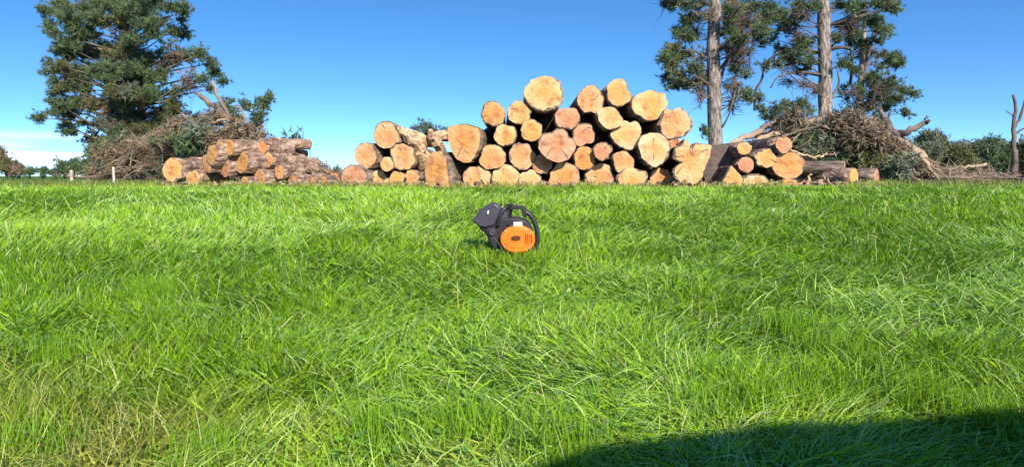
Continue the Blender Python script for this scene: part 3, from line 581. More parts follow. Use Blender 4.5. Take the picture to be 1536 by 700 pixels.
left_blobs = z5([(165, 45, 40, 22, 'd', 1.1), (230, 20, 50, 30, 'd', 1), (185, 95, 38, 22, 'd', .9), (210, 125, 40, 20, 'd', 1), (280, 80, 60, 45, 'd', 1.2), (350, 50, 60, 50, 'd', 1.2), (330, 130, 70, 45, 'd', 1.2),
    (430, 30, 55, 40, 'd', 1), (450, 100, 45, 50, 'b', .6), (500, 60, 55, 50, 'd', .7), (570, 30, 60, 35, 'd', .8), (640, 30, 50, 30, 'd', 1), (695, 45, 32, 24, 'd', 1.1), (600, 85, 50, 35, 'b', .6),
    (215, 190, 35, 18, 'd', .9), (265, 180, 60, 40, 'd', 1), (350, 200, 70, 50, 'd', 1.2), (430, 190, 55, 55, 'd', .9), (500, 190, 45, 40, 'd', .45), (560, 215, 45, 30, 'b', .5), (620, 180, 35, 35, 'd', .45), (640, 120, 40, 25, 'd', .6), (685, 130, 24, 35, 'd', 1.1),
    (185, 235, 24, 14, 'd', .9), (180, 268, 26, 12, 'd', .9), (200, 300, 30, 14, 'd', .9), (245, 250, 45, 28, 'd', .7), (300, 270, 55, 35, 'd', 1.1), (390, 270, 70, 40, 'd', 1.2), (470, 270, 50, 35, 'o', .8), (540, 265, 50, 35, 'o', .8), (600, 280, 45, 30, 'd', .6),
    (650, 230, 40, 50, 'b', .6), (700, 220, 45, 35, 'd', .9), (745, 205, 35, 28, 'd', 1.1), (780, 240, 32, 28, 'd', 1.1), (800, 275, 32, 22, 'd', 1.1), (835, 305, 28, 16, 'd', 1.1), (760, 300, 40, 30, 'd', .7), (700, 300, 45, 45, 'b', .6), (780, 335, 26, 14, 'd', .8),
    (250, 330, 45, 20, 'o', .8), (310, 330, 50, 30, 'd', 1), (220, 350, 30, 14, 'd', .9), (200, 385, 30, 14, 'd', .9), (260, 385, 50, 24, 'o', 1), (330, 380, 50, 30, 'o', .8), (155, 443, 34, 14, 'd', 1.1), (215, 425, 40, 18, 'd', 1), (275, 430, 45, 22, 'o', 1), (250, 470, 34, 14, 'd', 1), (270, 495, 40, 14, 'd', 1.1), (310, 460, 30, 14, 'd', .7),
    (480, 330, 40, 30, 'd', .5), (520, 370, 45, 20, 'd', .6), (600, 350, 50, 30, 'd', .5), (650, 345, 35, 30, 'd', .8), (640, 390, 50, 30, 'd', .7),
    (400, 380, 55, 45, 'b', .45), (440, 440, 60, 45, 'b', .55), (520, 440, 60, 45, 'b', .7), (590, 430, 60, 45, 'o', .7), (400, 470, 50, 40, 'g', .5), (480, 510, 60, 40, 'b', .7), (560, 500, 60, 40, 'o', .7), (660, 450, 50, 40, 'o', .7), (380, 560, 50, 40, 'b', .7), (640, 520, 50, 40, 'b', .7), (720, 440, 50, 45, 'b', .5),
    (440, 350, 50, 60, None, .9), (520, 300, 60, 50, None, .8), (600, 240, 60, 60, None, .8), (480, 130, 50, 60, None, .8), (700, 330, 50, 60, None, .9), (560, 470, 80, 60, None, 1), (450, 480, 70, 60, None, 1)]) \
    + [(random.uniform(90, 270), random.uniform(-200, -10), random.uniform(18, 30), random.uniform(14, 20), 'd', .7) for _ in range(22)] \
    + [(random.uniform(85, 215), random.uniform(0, 165), random.uniform(14, 22), random.uniform(9, 15), random.choice('ddddddog'), .9) for _ in range(34)] + [(random.uniform(160, 228), random.uniform(-5, 215), random.uniform(14, 20), random.uniform(10, 14), random.choice('DDDDDDO' if k < 24 else 'OBDG'), 1.1) for k in range(38)] + [(random.uniform(205, 270), random.uniform(20, 170), 14, 12, random.choice('ddob'), .6) for _ in range(16)] + [(random.uniform(140, 275), random.uniform(150, 250), random.uniform(14, 22), random.uniform(10, 15), random.choice('ogbdod'), .8) for _ in range(34)]
pine('tall dense pine left of the log piles with brown dead underbranches', 27, [(198, 275, 11), (196, 200, 9.5), (192, 120, 8.5), (186, 40, 7.5), (182, -60, 6), (180, -220, 2)], left_blobs, dens=1.0, group='standing pines behind the logs')
z6 = lambda l: [(960 + x / 2.4136, y / 2.4136, a / 2.4136, b / 2.4136, p, m) for x, y, a, b, p, m in l]
lim = lambda pts, w0, w1: [(960 + x / 2.4136, y / 2.4136, w0 + (w1 - w0) * i / (len(pts) - 1), z) for i, (x, y, z) in enumerate(pts)]
A_bl = z6([(170, 20, 40, 30, 'd', .9), (200, 60, 40, 40, 'd', .7), (150, 120, 34, 22, 'd', 1), (180, 140, 40, 30, 'd', 1), (130, 180, 38, 28, 'o', 1), (105, 215, 34, 24, 'd', 1.1), (170, 200, 40, 28, 'd', 1), (120, 245, 34, 20, 'o', 1.1), (150, 275, 36, 20, 'd', 1), (200, 250, 40, 30, 'd', .8), (190, 300, 40, 18, 'd', .9), (250, 60, 30, 40, 'b', .6), (320, 60, 30, 50, 'b', .6), (380, 130, 30, 40, 'b', .5), (330, 190, 40, 50, None, 1.2), (360, 60, 50, 50, None, 1.2), (220, 260, 30, 50, None, .8), (130, 315, 34, 12, 'd', .9), (220, 320, 26, 16, 'd', .6), (225, 200, 30, 50, 'b', .35),
    (330, 20, 50, 30, 'd', .9), (400, 30, 50, 30, 'd', 1.1), (460, 40, 40, 30, 'd', 1.1), (500, 55, 28, 20, 'd', 1.1), (350, 80, 50, 35, 'b', .7), (410, 90, 45, 26, 'd', .7), (340, 140, 45, 40, 'b', .4), (370, 180, 40, 35, 'd', .35), (340, 250, 35, 40, 'd', .35), (385, 270, 26, 30, 'd', .4), (380, 350, 14, 9, 'd', .8), (330, 320, 30, 20, 'g', .3), (90, 20, 14, 24, None, .6), (235, 480, 10, 16, 'd', .6),
    (350, 100, 60, 70, None, 1.1), (345, 230, 50, 70, None, 1.1), (200, 120, 50, 60, None, .7), (330, 380, 30, 60, None, .7), (220, 350, 30, 60, None, .5)]) + [(random.uniform(1000, 1062), random.uniform(0, 128), 14, 10, random.choice('ddo'), .9) for _ in range(12)] + [(random.uniform(1085, 1165), random.uniform(0, 60), 15, 10, random.choice('dddb'), .9) for _ in range(9)] + [(random.uniform(1085, 1125), random.uniform(60, 150), 12, 14, random.choice([None, None, 'b', 'd']), .5) for _ in range(12)] + [(random.uniform(990, 1170), random.uniform(-180, -10), random.uniform(18, 28), 15, 'd', .8) for _ in range(18)]
pine('tall pine with a bare pale trunk beside the right end of stack', 24, [(1073, 285, 12.5), (1073, 215, 11), (1071, 130, 10.2), (1070, 60, 9.6), (1073, 0, 8.8), (1074, -90, 7), (1074, -220, 2)], A_bl,
     [lim([(290, 300, 0), (310, 230, .2), (345, 190, .4), (360, 120, .5)], 2.2, .8), lim([(290, 250, 0), (330, 200, -.3), (390, 180, -.5), (398, 250, -.5)], 2, .8), lim([(285, 480, 0), (320, 420, -.4), (345, 330, -.5)], 2, .7)], group='standing pines behind the logs', dens=.9)
B_bl = z6([(590, 20, 45, 20, 'd', .8), (560, 90, 40, 30, 'd', .6), (520, 110, 35, 26, 'd', .6), (480, 140, 40, 22, 'd', .5), (600, 160, 40, 26, 'd', .9), (530, 190, 40, 22, 'd', .5), (560, 215, 45, 22, 'd', .5), (610, 220, 35, 24, 'd', .6), (500, 235, 40, 18, 'd', .4), (580, 260, 40, 20, 'd', .5), (440, 160, 35, 18, 'd', .4), (570, 130, 50, 60, None, .8), (550, 230, 60, 40, None, .8),
    (730, 20, 45, 24, 'd', .9), (790, 20, 50, 22, 'd', 1), (860, 15, 45, 18, 'd', 1), (910, 20, 34, 18, 'd', 1), (720, 100, 30, 30, 'd', .6), (730, 230, 30, 30, 'd', .5), (760, 90, 50, 60, None, .7)]) + [(random.uniform(1150, 1230), random.uniform(0, 110), 13, 8, random.choice('ddb'), .7) for _ in range(14)] + [(random.uniform(1245, 1340), random.uniform(0, 60), 13, 9, random.choice('ddd'), .9) for _ in range(9)] + [(random.uniform(1170, 1280), random.uniform(20, 150), 16, 14, None, .6) for _ in range(8)] + [(random.uniform(1170, 1330), random.uniform(-180, -10), random.uniform(18, 28), 15, 'd', .8) for _ in range(16)]
pine('tall pine with a bare trunk in the middle of right trees', 25, [(1237, 285, 13), (1238, 215, 11), (1238, 150, 10.2), (1237, 80, 9.6), (1235, 0, 8.8), (1234, -90, 7), (1233, -200, 2)], B_bl,
     [lim([(415, 400, .6), (418, 330, .5), (440, 290, .4), (460, 225, .3), (520, 185, .2), (600, 180, 0), (665, 190, 0)][::-1], 1.2, 2.4), lim([(660, 270, 0), (570, 262, -.2), (500, 280, -.4), (472, 320, -.4)], 2.2, 1), lim([(690, 180, 0), (720, 172, -.2), (760, 175, -.3)], 3, 2.4), lim([(690, 360, 0), (720, 300, .3), (710, 240, .4)], 2, 1)], group='standing pines behind the logs', dens=.8)
C_bl = z6([(800, 60, 45, 30, 'd', .8), (850, 90, 40, 24, 'd', .8), (895, 115, 30, 18, 'd', .8), (780, 120, 34, 30, 'd', .9), (770, 160, 30, 30, 'd', 1), (860, 150, 40, 24, 'd', .6), (880, 200, 30, 18, 'd', .8), (920, 205, 26, 16, 'd', 1), (925, 235, 36, 20, 'd', 1.1), (870, 245, 40, 22, 'd', .6), (840, 280, 45, 24, 'd', 1), (900, 300, 40, 22, 'd', .9), (950, 325, 40, 18, 'd', 1), (985, 340, 26, 14, 'd', 1.1), (860, 340, 45, 26, 'd', 1), (920, 360, 45, 22, 'd', 1), (790, 330, 35, 30, 'd', .8), (880, 390, 40, 20, 'd', .9), (960, 410, 30, 14, 'd', .8), (740, 330, 30, 24, 'd', .7),
    (830, 200, 50, 60, None, .7), (870, 320, 60, 50, None, .7), (820, 390, 60, 30, 'b', .6)]) + [(random.uniform(1265, 1345), random.uniform(20, 180), 13, 9, random.choice('dddo'), .9) for _ in range(15)] + [(random.uniform(1270, 1340), random.uniform(60, 180), 14, 14, None, .6) for _ in range(8)]
pine('forked thin pine at the right, short with low dark foliage', 26.5, [(1291, 275, 5.5), (1291, 160, 5), (1293, 100, 4.4), (1296, 50, 3.5), (1300, 10, 1.5)], C_bl,
     [lim([(800, 300, 0), (820, 230, -.1), (835, 160, -.2), (850, 105, -.3), (862, 95, -.3)], 3, 1.6), lim([(760, 310, .4), (768, 240, .4), (762, 170, .3), (750, 100, .3)], 2.6, 1.2)], group='standing pines behind the logs', dens=.9)
# low pine tips and saplings
pine('small pine top poking up right of the left fallen trunk', 17, [(375, 262, 2.5), (385, 215, 2), (397, 160, .8)], [(342, 158, 9, 8, 'd', 1), (371, 158, 8, 8, 'd', 1), (352, 175, 10, 7, 'd', 1), (394, 160, 7, 10, 'd', 1.3), (401, 148, 5, 6, 'd', 1.3), (388, 176, 10, 9, 'd', 1.2), (380, 190, 10, 7, 'd', .9), (360, 190, 12, 10, 'b', .5)], tuft=.13, name='young_pine')
pine('dark pine tips showing above the low pile behind it', 19, [(640, 262, 2), (640, 225, 1.6), (637, 195, .8)], [(626, 195, 6, 4, 'd', 1.1), (637, 191, 6, 4, 'd', 1.3), (649, 194, 6, 4, 'd', 1.1), (640, 199, 10, 4, 'd', 1.1), (665, 201, 6, 3, 'd', .9)], tuft=.12, name='young_pine')
pine('low young pine between the two tall right-hand trunks', 21, [(1190, 262, 2.5), (1192, 200, 2), (1190, 155, .8)], [(1140, 148, 6, 8, 'd', 1), (1145, 165, 10, 8, 'd', 1), (1165, 165, 12, 7, 'd', 1), (1180, 158, 12, 7, 'd', 1.2), (1200, 158, 12, 7, 'd', 1.2), (1212, 166, 10, 7, 'd', 1), (1160, 178, 16, 7, 'd', .8), (1190, 172, 18, 7, 'd', .9)], tuft=.13, name='young_pine')

# ------------------------------------------------------------------ fallen trees and brush
def fallen(label, d, stems, blobs=(), n_sticks=0, area=None, mat=M_twig, name='fallen_tree'):
    x0, y0 = stems[0][0][0], stems[0][0][1]; root = empty(name, at(x0, y0, d), label=label, cat='fallen tree'); off = Vector(root.location)
    for i, st in enumerate(stems):
        m = MB(); q = lerp_path(st, 5)
        m.tube([at(p[0], p[1], d + p[3]) - off + Vector([random.gauss(0, .015) for _ in range(3)]) for p in q], [max(.012, p[2] * d / F) for p in q], 9)
        m.build('trunk' if i == 0 else 'limb', mat, root)
    if blobs:
        VV, TT, KK = [], [], []; b = 0
        for px, py, rx, ry, pal, am in blobs:
            c = np.array(at(px, py, d + random.uniform(-.5, .5)) - off); n = int(170 * am * rx * ry / 200) + 20
            sub = rng.normal(0, .45, (max(3, n // 25), 3)) * np.array([rx, (rx + ry) / 2, ry]) * d / F + c
            pts = sub[rng.integers(0, len(sub), n)] + rng.normal(0, .09, (n, 3)); dv = rng.normal(0, .5, (n, 3)) + np.array([0, 0, -.2])
            V, T, K = needles(pts, dv, .16, 8, {'d': DARK, 'o': OLIVE, 'b': BROWN, 'g': GREY}[pal]); VV.append(V); TT.append(T + b); KK.append(K); b += len(V)
        link('foliage', np_mesh('foliage', np.concatenate(VV), None, np.concatenate(KK), np.concatenate(TT)), M_leaf, root)
    return root
def brush(label, d, poly_top, n, base=276, dep=1.6, mat=M_twig, blobs=()):
    """tangle of sticks under an outline [(px, top_py)]; nobody could count them"""
    m = MB(); tx = [p[0] for p in poly_top]; ty = [p[1] for p in poly_top]
    for _ in range(n):
        px = random.uniform(tx[0], tx[-1]); top = np.interp(px, tx, ty); py = top + (base - top) * random.random() ** .8; dd = random.uniform(-dep / 2, dep / 2)
        l_ = random.uniform(.25, 1.1); a = random.gauss(0, .75) + (math.pi if random.random() < .5 else 0); v = Vector((math.cos(a), random.gauss(0, .5), math.sin(a))) * l_
        p = at(px, py, d + dd); 
        e = p + v
        tz = at(0, np.interp(CX + e.x / e.y * F, tx, ty) - 5, e.y).z
        if e.z > tz: e.z = tz - random.random() * .15
        e.z = max(e.z, float(base_z(e.y)) + .02); p.z = max(p.z, float(base_z(p.y)) + .02)
        r0 = random.choice((.006, .008, .010, .016, .028)); k_ = p.lerp(e, .5) + Vector([random.gauss(0, .06) for _ in range(3)])
        m.tube([p, k_, e], [r0, r0 * .8, r0 * .35], 4, cap=False)
        for _ in range(2):
            q = p.lerp(e, random.random()); m.tube([q, q + Vector([random.gauss(0, .14) for _ in range(3)])], [r0 * .5, r0 * .2], 3, cap=False)
    o = m.build('brushwood', mat, smooth=False); tag(o, label, 'brushwood', kind='stuff')
    if blobs:
        VV, TT, KK = [], [], []; b = 0
        for px, py, rx, ry, pal, am in blobs:
            c = np.array(at(px, py, d + random.uniform(-.5, .5))); n = int(170 * am * rx * ry / 200) + 20
            sub = rng.normal(0, .45, (max(3, n // 22), 3)) * np.array([rx, (rx + ry) / 2, ry]) * d / F + c
            pts = sub[rng.integers(0, len(sub), n)] + rng.normal(0, .08, (n, 3)); dv = rng.normal(0, .6, (n, 3))
            V, T, K = needles(pts, dv, .14, 8, {'d': DARK, 'o': OLIVE, 'b': BROWN, 'g': GREY}[pal]); VV.append(V); TT.append(T + b); KK.append(K); b += len(V)
        link('brush_foliage', np_mesh('brush_foliage', np.concatenate(VV), None, np.concatenate(KK), np.concatenate(TT)), M_leaf, o)
    return o
fallen('broken pale trunk slanting down behind the left log pile', 15.5,
       [[(296, 138, 2.5, .8), (312, 152, 4.2, .6), (328, 168, 4.5, .5), (352, 190, 5.2, .2), (390, 212, 6, 0), (430, 235, 6.5, -.2), (462, 262, 6, -.3)], [(342, 205, 2, .3), (352, 180, 1.8, .2), (360, 198, 1.6, .1), (374, 215, 2, 0)],
        [(355, 158, 1.5, .1), (364, 168, 1.8, 0), (370, 200, 2.4, 0)], [(270, 170, 2.5, .6), (300, 190, 3, .4), (340, 212, 3.5, .2)], [(318, 120, 1.5, .8), (330, 150, 2.5, .6), (350, 185, 3, .2)], [(290, 205, 2, 0), (330, 180, 2.4, .1), (372, 196, 3, .2)]],
       [(300, 200, 20, 14, 'g', .8), (285, 215, 16, 12, 'd', .7), (330, 205, 14, 10, 'b', .6), (270, 195, 16, 12, 'b', .7), (350, 200, 16, 12, 'b', .8), (385, 205, 16, 10, 'b', .7), (320, 180, 12, 10, 'b', .6), (410, 225, 16, 8, 'b', .6)])
fallen('long grey trunk arched over the brush heap behind right pile', 15.5,
       [[(1088, 220, 3.5, -.3), (1112, 208, 4.2, -.2), (1135, 199, 4.6, -.1), (1158, 186, 4.8, -.1), (1188, 180, 4.6, 0), (1215, 183, 4.4, 0), (1250, 176, 5, .1), (1282, 181, 6, 0), (1308, 188, 6.5, 0), (1326, 203, 7, -.1), (1345, 211, 8, -.2), (1366, 224, 8.5, -.2), (1388, 238, 6, -.3)],
        [(1375, 232, 6, -.3), (1398, 255, 3, -.4), (1412, 276, 2, -.4)], [(1300, 200, 3, 0), (1325, 218, 4, 0), (1350, 232, 4, -.1)], [(1110, 222, 3, -.4), (1150, 205, 3.5, -.3), (1200, 196, 3, -.2), (1240, 200, 2, 0)],
        [(1230, 178, 2, .1), (1238, 150, 3, .1), (1247, 140, 1, .1)]],
       [(1240, 205, 22, 20, 'g', 1.0), (1225, 230, 24, 18, 'g', 1), (1260, 225, 20, 20, 'g', .9), (1245, 245, 30, 14, 'd', .9), (1215, 215, 16, 14, 'd', .8), (1290, 215, 16, 16, 'b', .5), (1180, 178, 20, 8, 'b', .7), (1270, 178, 22, 9, 'b', .7)], mat=M_twig)
fallen('heavy broken limbs crossing in the middle of the right brush heap', 15.0,
       [[(1270, 235, 2.48, 0), (1300, 215, 2.79, .1), (1328, 182, 2.17, .2), (1338, 165, 0.93, .2)], [(1290, 250, 2.48, -.1), (1322, 236, 3.10, 0), (1350, 240, 2.79, 0), (1380, 262, 1.86, -.1)], [(1150, 214, 1.86, .2), (1185, 200, 2.11, .1), (1230, 190, 1.98, .1), (1262, 196, 0.99, .1)],
        [(1262, 188, 1.86, 0), (1290, 200, 2.23, 0), (1318, 222, 2.48, 0), (1330, 250, 1.86, -.1)], [(1278, 176, 0.87, .2), (1286, 196, 1.49, .1), (1280, 222, 1.86, 0)], [(1310, 268, 1.86, -.2), (1340, 256, 1.86, -.2), (1368, 256, 1.24, -.2)]],
       [(1290, 205, 20, 14, 'b', .9), (1330, 228, 20, 14, 'b', .9), (1300, 240, 22, 14, 'o', .9), (1270, 250, 20, 12, 'd', .9), (1345, 250, 20, 12, 'g', .9), (1315, 205, 14, 10, 'b', .8)], mat=M_twig)
fallen('dark curved limb jutting out right of the brush heap', 15.3,
       [[(1330, 180, 5, .2), (1335, 196, 6, .1), (1348, 201, 6, 0), (1370, 194, 4.5, -.1), (1385, 186, 3.5, -.1), (1395, 181, 2, -.2)], [(1385, 186, 2, -.1), (1390, 178, 1.6, -.1), (1391, 173, .8, -.1)], [(1320, 165, 3, .3), (1330, 185, 4, .2), (1342, 205, 4, .1)]], mat=M_twig_dark)
brush('brown broken branches heaped under the left pine behind left pile', 16.5, [(168, 262), (178, 240), (200, 215), (250, 190), (300, 175), (340, 178), (380, 195), (420, 218), (450, 240), (490, 262), (515, 272)], 1300, blobs=[(170, 235, 22, 20, 'b', .6), (200, 225, 24, 22, 'b', .7), (160, 255, 24, 12, 'o', .8), (230, 240, 28, 20, 'd', .9), (250, 215, 22, 18, 'o', .6), (285, 225, 20, 16, 'd', .8), (205, 255, 24, 14, 'g', .8), (250, 258, 24, 12, 'd', 1)] + [(random.uniform(150, 300), random.uniform(205, 262), 16, 10, random.choice('obdgb'), .8) for _ in range(34)])
brush('grey brown tangle of branches heaped under the arched trunk', 16.0, [(1098, 232), (1120, 214), (1150, 196), (1200, 184), (1250, 172), (1300, 172), (1330, 190), (1370, 220), (1400, 250), (1420, 270)], 2300, blobs=[(1160, 205, 22, 12, 'b', .6), (1200, 195, 24, 12, 'b', .6), (1300, 225, 22, 20, 'b', .7), (1270, 260, 30, 12, 'g', .8), (1330, 250, 26, 16, 'g', .9), (1360, 262, 24, 12, 'o', .8), (1290, 190, 20, 10, 'b', .6), (1390, 262, 24, 10, 'g', .8), (1320, 225, 20, 14, 'd', .6), (1240, 200, 24, 16, 'd', .8), (1300, 245, 24, 18, 'b', .8), (1350, 235, 20, 16, 'g', .8), (1280, 205, 20, 14, 'b', .7), (1220, 235, 22, 18, 'g', .9), (1180, 210, 20, 10, 'd', .6)])
brush('low litter of dry sticks on the grass at far right', 18, [(1380, 262), (1410, 254), (1450, 255), (1480, 262), (1536, 266), (1570, 270)], 500, blobs=[(1410, 262, 24, 8, 'b', .7), (1450, 262, 26, 7, 'o', .8), (1500, 267, 30, 5, 'b', .6)])
fallen('thin dead branch lying in front of the hedge at right', 17.5, [[(1395, 262, 2, 0), (1420, 254, 2.2, 0), (1448, 251, 2, 0), (1478, 246, 2.4, 0)]])
fallen('two pale broken sticks propped by the shadowed sideways log', 11.8, [[(1205, 284, 2, 0), (1213, 268, 1.8, 0), (1216, 262, 1.2, 0)], [(1229, 284, 2, .1), (1233, 272, 1.6, .1), (1236, 264, 1, .1)], [(1180, 222, 1.5, .8), (1205, 232, 1.6, .7), (1232, 236, 1.8, .6), (1240, 228, 1.4, .6)]], mat=M_split, name='broken_stick')
brush('thin broken sticks poking out behind the right side of the left pile', 13.8, [(385, 212), (420, 216), (450, 232), (480, 250), (510, 268)], 260, mat=M_twig, blobs=[(430, 235, 16, 10, 'b', .6), (460, 255, 18, 8, 'b', .6), (437, 208, 6, 3, 'd', .6)])
# fine whips sticking up by the left pile
for px, py, x1, y1, lb in ((447, 262, 455, 196, 'thin bare whip standing at the right end of the left pile'), (484, 268, 490, 238, 'short dark twig upright between left and low piles'), (425, 218, 437, 206, 'tiny green twig on top of the left pile')):
    m = MB(); d = 13.5; q = lerp_path([(px, py), ((px + x1) / 2 + 2, (py + y1) / 2), (x1, y1)], 4); m.tube([at(a, b, d) for a, b in q], np.linspace(.02, .006, len(q)), 5)
    o = m.build('twig', M_twig_dark); tag(o, lb, 'twig')

# dead snag at the far right edge
r0 = empty('dead_tree', at(1523, 270, 24), label='bare dead trunk standing at the far right edge', cat='dead tree'); off = Vector(r0.location)
def limb(name, pts, d, mat):
    m = MB(); q = lerp_path(pts, 4); m.tube([at(p[0], p[1], d) - off + Vector((random.gauss(0, .02), random.gauss(0, .02), 0)) for p in q], [p[2] * d / F for p in q], 8); return m.build(name, mat, r0)
limb('trunk', [(1521, 275, 6), (1522, 240, 4.6), (1520, 215, 3.6), (1523, 175, 2.6), (1522, 142, 2)], 24, M_twig_dark)
limb('branch', [(1523, 190, 2), (1533, 170, 2), (1538, 140, 1.2), (1540, 120, .8)], 24, M_twig_dark)
limb('branch', [(1521, 205, 1.6), (1532, 195, 1.4), (1545, 190, .6)], 24, M_twig_dark)
limb('branch', [(1522, 175, 1.2), (1514, 170, .9), (1509, 166, .5)], 24, M_twig_dark)

# ------------------------------------------------------------------ background trees and hedges
def bushy(name, label, cat, d, blobs, group=None, size=.3, kind=None):
    x0 = sum(b[0] for b in blobs) / len(blobs); root = empty(name, at(x0, 268, d), label=label, cat=cat, group=group, kind=kind); off = np.array(root.location)
    VV, TT, KK = [], [], []; b = 0; tm = MB()
    for px, py, rx, ry, pal, am in blobs:
        c = np.array(at(px, py, d + random.uniform(-1, 1))) - off; n = int(26 * am * rx * ry / 10) + 40
        sub = rng.normal(0, .42, (max(4, n // 18), 3)) * np.array([rx, (rx + ry) / 2, ry]) * d / F + c
        pts = sub[rng.integers(0, len(sub), n)] + rng.normal(0, size * .5, (n, 3)); dv = rng.normal(0, .6, (n, 3)) + np.array([0, 0, .5])
        V, T, K = needles(pts, dv, size, 6, {'d': DARK, 'o': OLIVE, 'b': BROWN, 'g': GREY}[pal]); VV.append(V); TT.append(T + b); KK.append(K); b += len(V)
        tm.tube([Vector((c[0], c[1], 0)), Vector(c)], [.12, .04], 5)
    tm.build('trunk', M_twig_dark, root); link('crown', np_mesh('crown', np.concatenate(VV), None, np.concatenate(KK), np.concatenate(TT)), M_leaf, root)
FAR = 'distant trees beyond the field'
bushy('distant_tree', 'brownish scrub at the far left edge of the horizon', 'tree', 55, [(-10, 235, 18, 24, 'b', 1), (10, 250, 16, 14, 'o', 1), (28, 255, 12, 10, 'b', 1), (-30, 250, 20, 16, 'o', 1)], FAR)
bushy('distant_tree', 'low dark distant trees left, fading down from the edge scrub', 'tree', 80, [(45, 257, 16, 8, 'd', 1), (65, 258, 16, 7, 'd', 1), (85, 260, 14, 5, 'g', 1)], FAR)
bushy('distant_tree', 'rounded dark distant trees left of the tall pine', 'tree', 60, [(97, 250, 12, 11, 'd', 1.2), (112, 248, 12, 12, 'd', 1.2), (128, 250, 12, 11, 'd', 1.1), (140, 255, 12, 9, 'o', 1)], FAR)
bushy('bush', 'large dark green bush at the foot of the tall pine', 'bush', 24, [(150, 245, 20, 18, 'd', 1), (225, 245, 26, 22, 'd', 1.1), (255, 240, 22, 22, 'd', 1), (200, 255, 26, 14, 'g', 1), (275, 235, 20, 20, 'o', .9), (170, 258, 22, 12, 'b', .9)], size=.2)
bushy('hedge', 'long green shelter hedge behind the debris at right', 'hedge', 45, [(x, 232 + random.uniform(-2, 2), 14, 16, 'o' if k % 3 else 'g', 1.3) for k, x in enumerate(range(1392, 1500, 11))] + [(x, 252, 14, 12, 'g' if k % 2 else 'o', 1.2) for k, x in enumerate(range(1392, 1600, 12))])
bushy('distant_tree', 'rounded green tree top rising left of the shelter hedge', 'tree', 48, [(1395, 208, 12, 10, 'o', 1.2), (1408, 212, 12, 10, 'g', 1.2), (1385, 216, 14, 12, 'd', 1)], FAR)
bushy('distant_tree', 'blue green slender trees just left of dead trunk', 'tree', 40, [(1483, 225, 6, 16, 'd', 1.2), (1494, 222, 6, 16, 'd', 1.2), (1506, 225, 8, 16, 'd', 1.2), (1498, 248, 16, 16, 'd', 1.2)], FAR)
bushy('distant_tree', 'brownish scrub behind the dead trunk at right edge', 'tree', 42, [(1530, 235, 12, 16, 'b', 1), (1545, 225, 14, 20, 'o', 1), (1560, 245, 16, 16, 'd', 1), (1575, 235, 16, 20, 'd', 1)], FAR)
bushy('distant_tree', 'dark green distant trees glimpsed behind the stacks', 'tree', 70, [(x, 258, 14, 7, 'd', 1) for x in range(300, 1390, 26)], FAR)

# ------------------------------------------------------------------ fence posts
M_post = noise_mat('post_wood', (.34, .29, .22), (.62, .55, .43), 6, .9, .4, (4, 4, .6))
def post(px, top, bot, w_, d, lb):
    m = MB(); p = at(px, 0, d); zt = at(px, top, d).z; zb = float(base_z(d)) - .05; r_ = w_ * d / F
    m.tube([Vector((p.x, d, zb)), Vector((p.x + .01, d, (zb + zt) / 2)), Vector((p.x, d, zt - r_ * .6)), Vector((p.x, d, zt))], [r_ * 1.08, r_, r_, r_ * .55], 9)
    o = m.build('fence_post', M_post, smooth=False); tag(o, lb, 'fence post', 'old fence posts at left')
    return o
post(170, 250, 272, 1.9, 13, 'thin pale fence post under the tall left pine')
post(107, 255, 270, 2.2, 21, 'short pale fence post farther left in the open')

# ------------------------------------------------------------------ chainsaw (seen from its starter side, nose to the left)
M_or = plain('orange_plastic', (.80, .17, .012), .38, .5); M_bk = plain('black_plastic', (.020, .017, .022), .45, .4); M_dk = plain('dark_slot', (.09, .035, .01), .7, .2)
M_steel = plain('bar_steel', (.35, .35, .36), .35, .5, .9); M_wh = plain('pale_label_and_highlight', (.72, .66, .55), .5, .3); M_gry = plain('grey_plastic', (.045, .037, .055), .4, .5)
SD = 4.8; S = SD / F
sx0, sy0 = 768, 378
saw = empty('chainsaw', at(sx0, sy0, SD), label='orange and black chainsaw standing in the grass before the stack', cat='chainsaw')
P2 = lambda px, py: ((px - sx0) * S, (sy0 - py) * S)
def ell(cx, cy, rx, ry, n=28, p=2.6):
    o_ = []
    for k in range(n):
        a = 2 * math.pi * k / n; c, s_ = math.cos(a), math.sin(a)
        o_.append(P2(cx + rx * math.copysign(abs(c) ** (2 / p), c), cy - ry * math.copysign(abs(s_) ** (2 / p), s_)))
    return o_
m = MB(); m.prism([P2(*p) for p in ((735, 368), (728, 350), (727, 335), (735, 328), (755, 327), (775, 327), (790, 331), (799, 342), (800, 360), (798, 374), (785, 384), (750, 384))], .035, .23); m.build('engine_housing', M_bk, saw, bevel=.012)
m = MB(); m.prism(ell(776.5, 358.5, 26, 20.5, 36, 2.15), -.035, .04); cov = m.build('starter_cover', M_or, saw, bevel=.012)
m = MB(); m.prism(ell(776, 357, 21, 15), -.038, -.03); m.build('raised_ring', M_or, cov, bevel=.004)
m = MB(); m.prism(ell(774, 356, 6.8, 3.4, 18), -.047, -.038); m.build('vent_slot', M_dk, cov, bevel=.001)
m = MB()
for k in range(4): m.prism([P2(788 + k * 3, 350), P2(789.2 + k * 3, 350), P2(789.2 + k * 3, 366 - k), P2(788 + k * 3, 366 - k)], -.0405, -.036)
m.build('air_slots', M_dk, cov, smooth=False)
for px, py in ((757, 346), (794, 345), (757, 370), (793, 372)):
    m = MB(); m.prism(ell(px, py, 1.3, 1.3, 10, 2), -.039, -.03); m.build('screw', M_steel, cov)
m = MB(); m.tube([(*P2(760, 338), 0)[:1] + (-.01,) + P2(760, 338)[1:], P2(766, 337)[:1] + (-.02,) + P2(766, 337)[1:], P2(771, 339)[:1] + (-.01,) + P2(771, 339)[1:]], .008, 8); m.build('pull_grip', M_bk, saw)
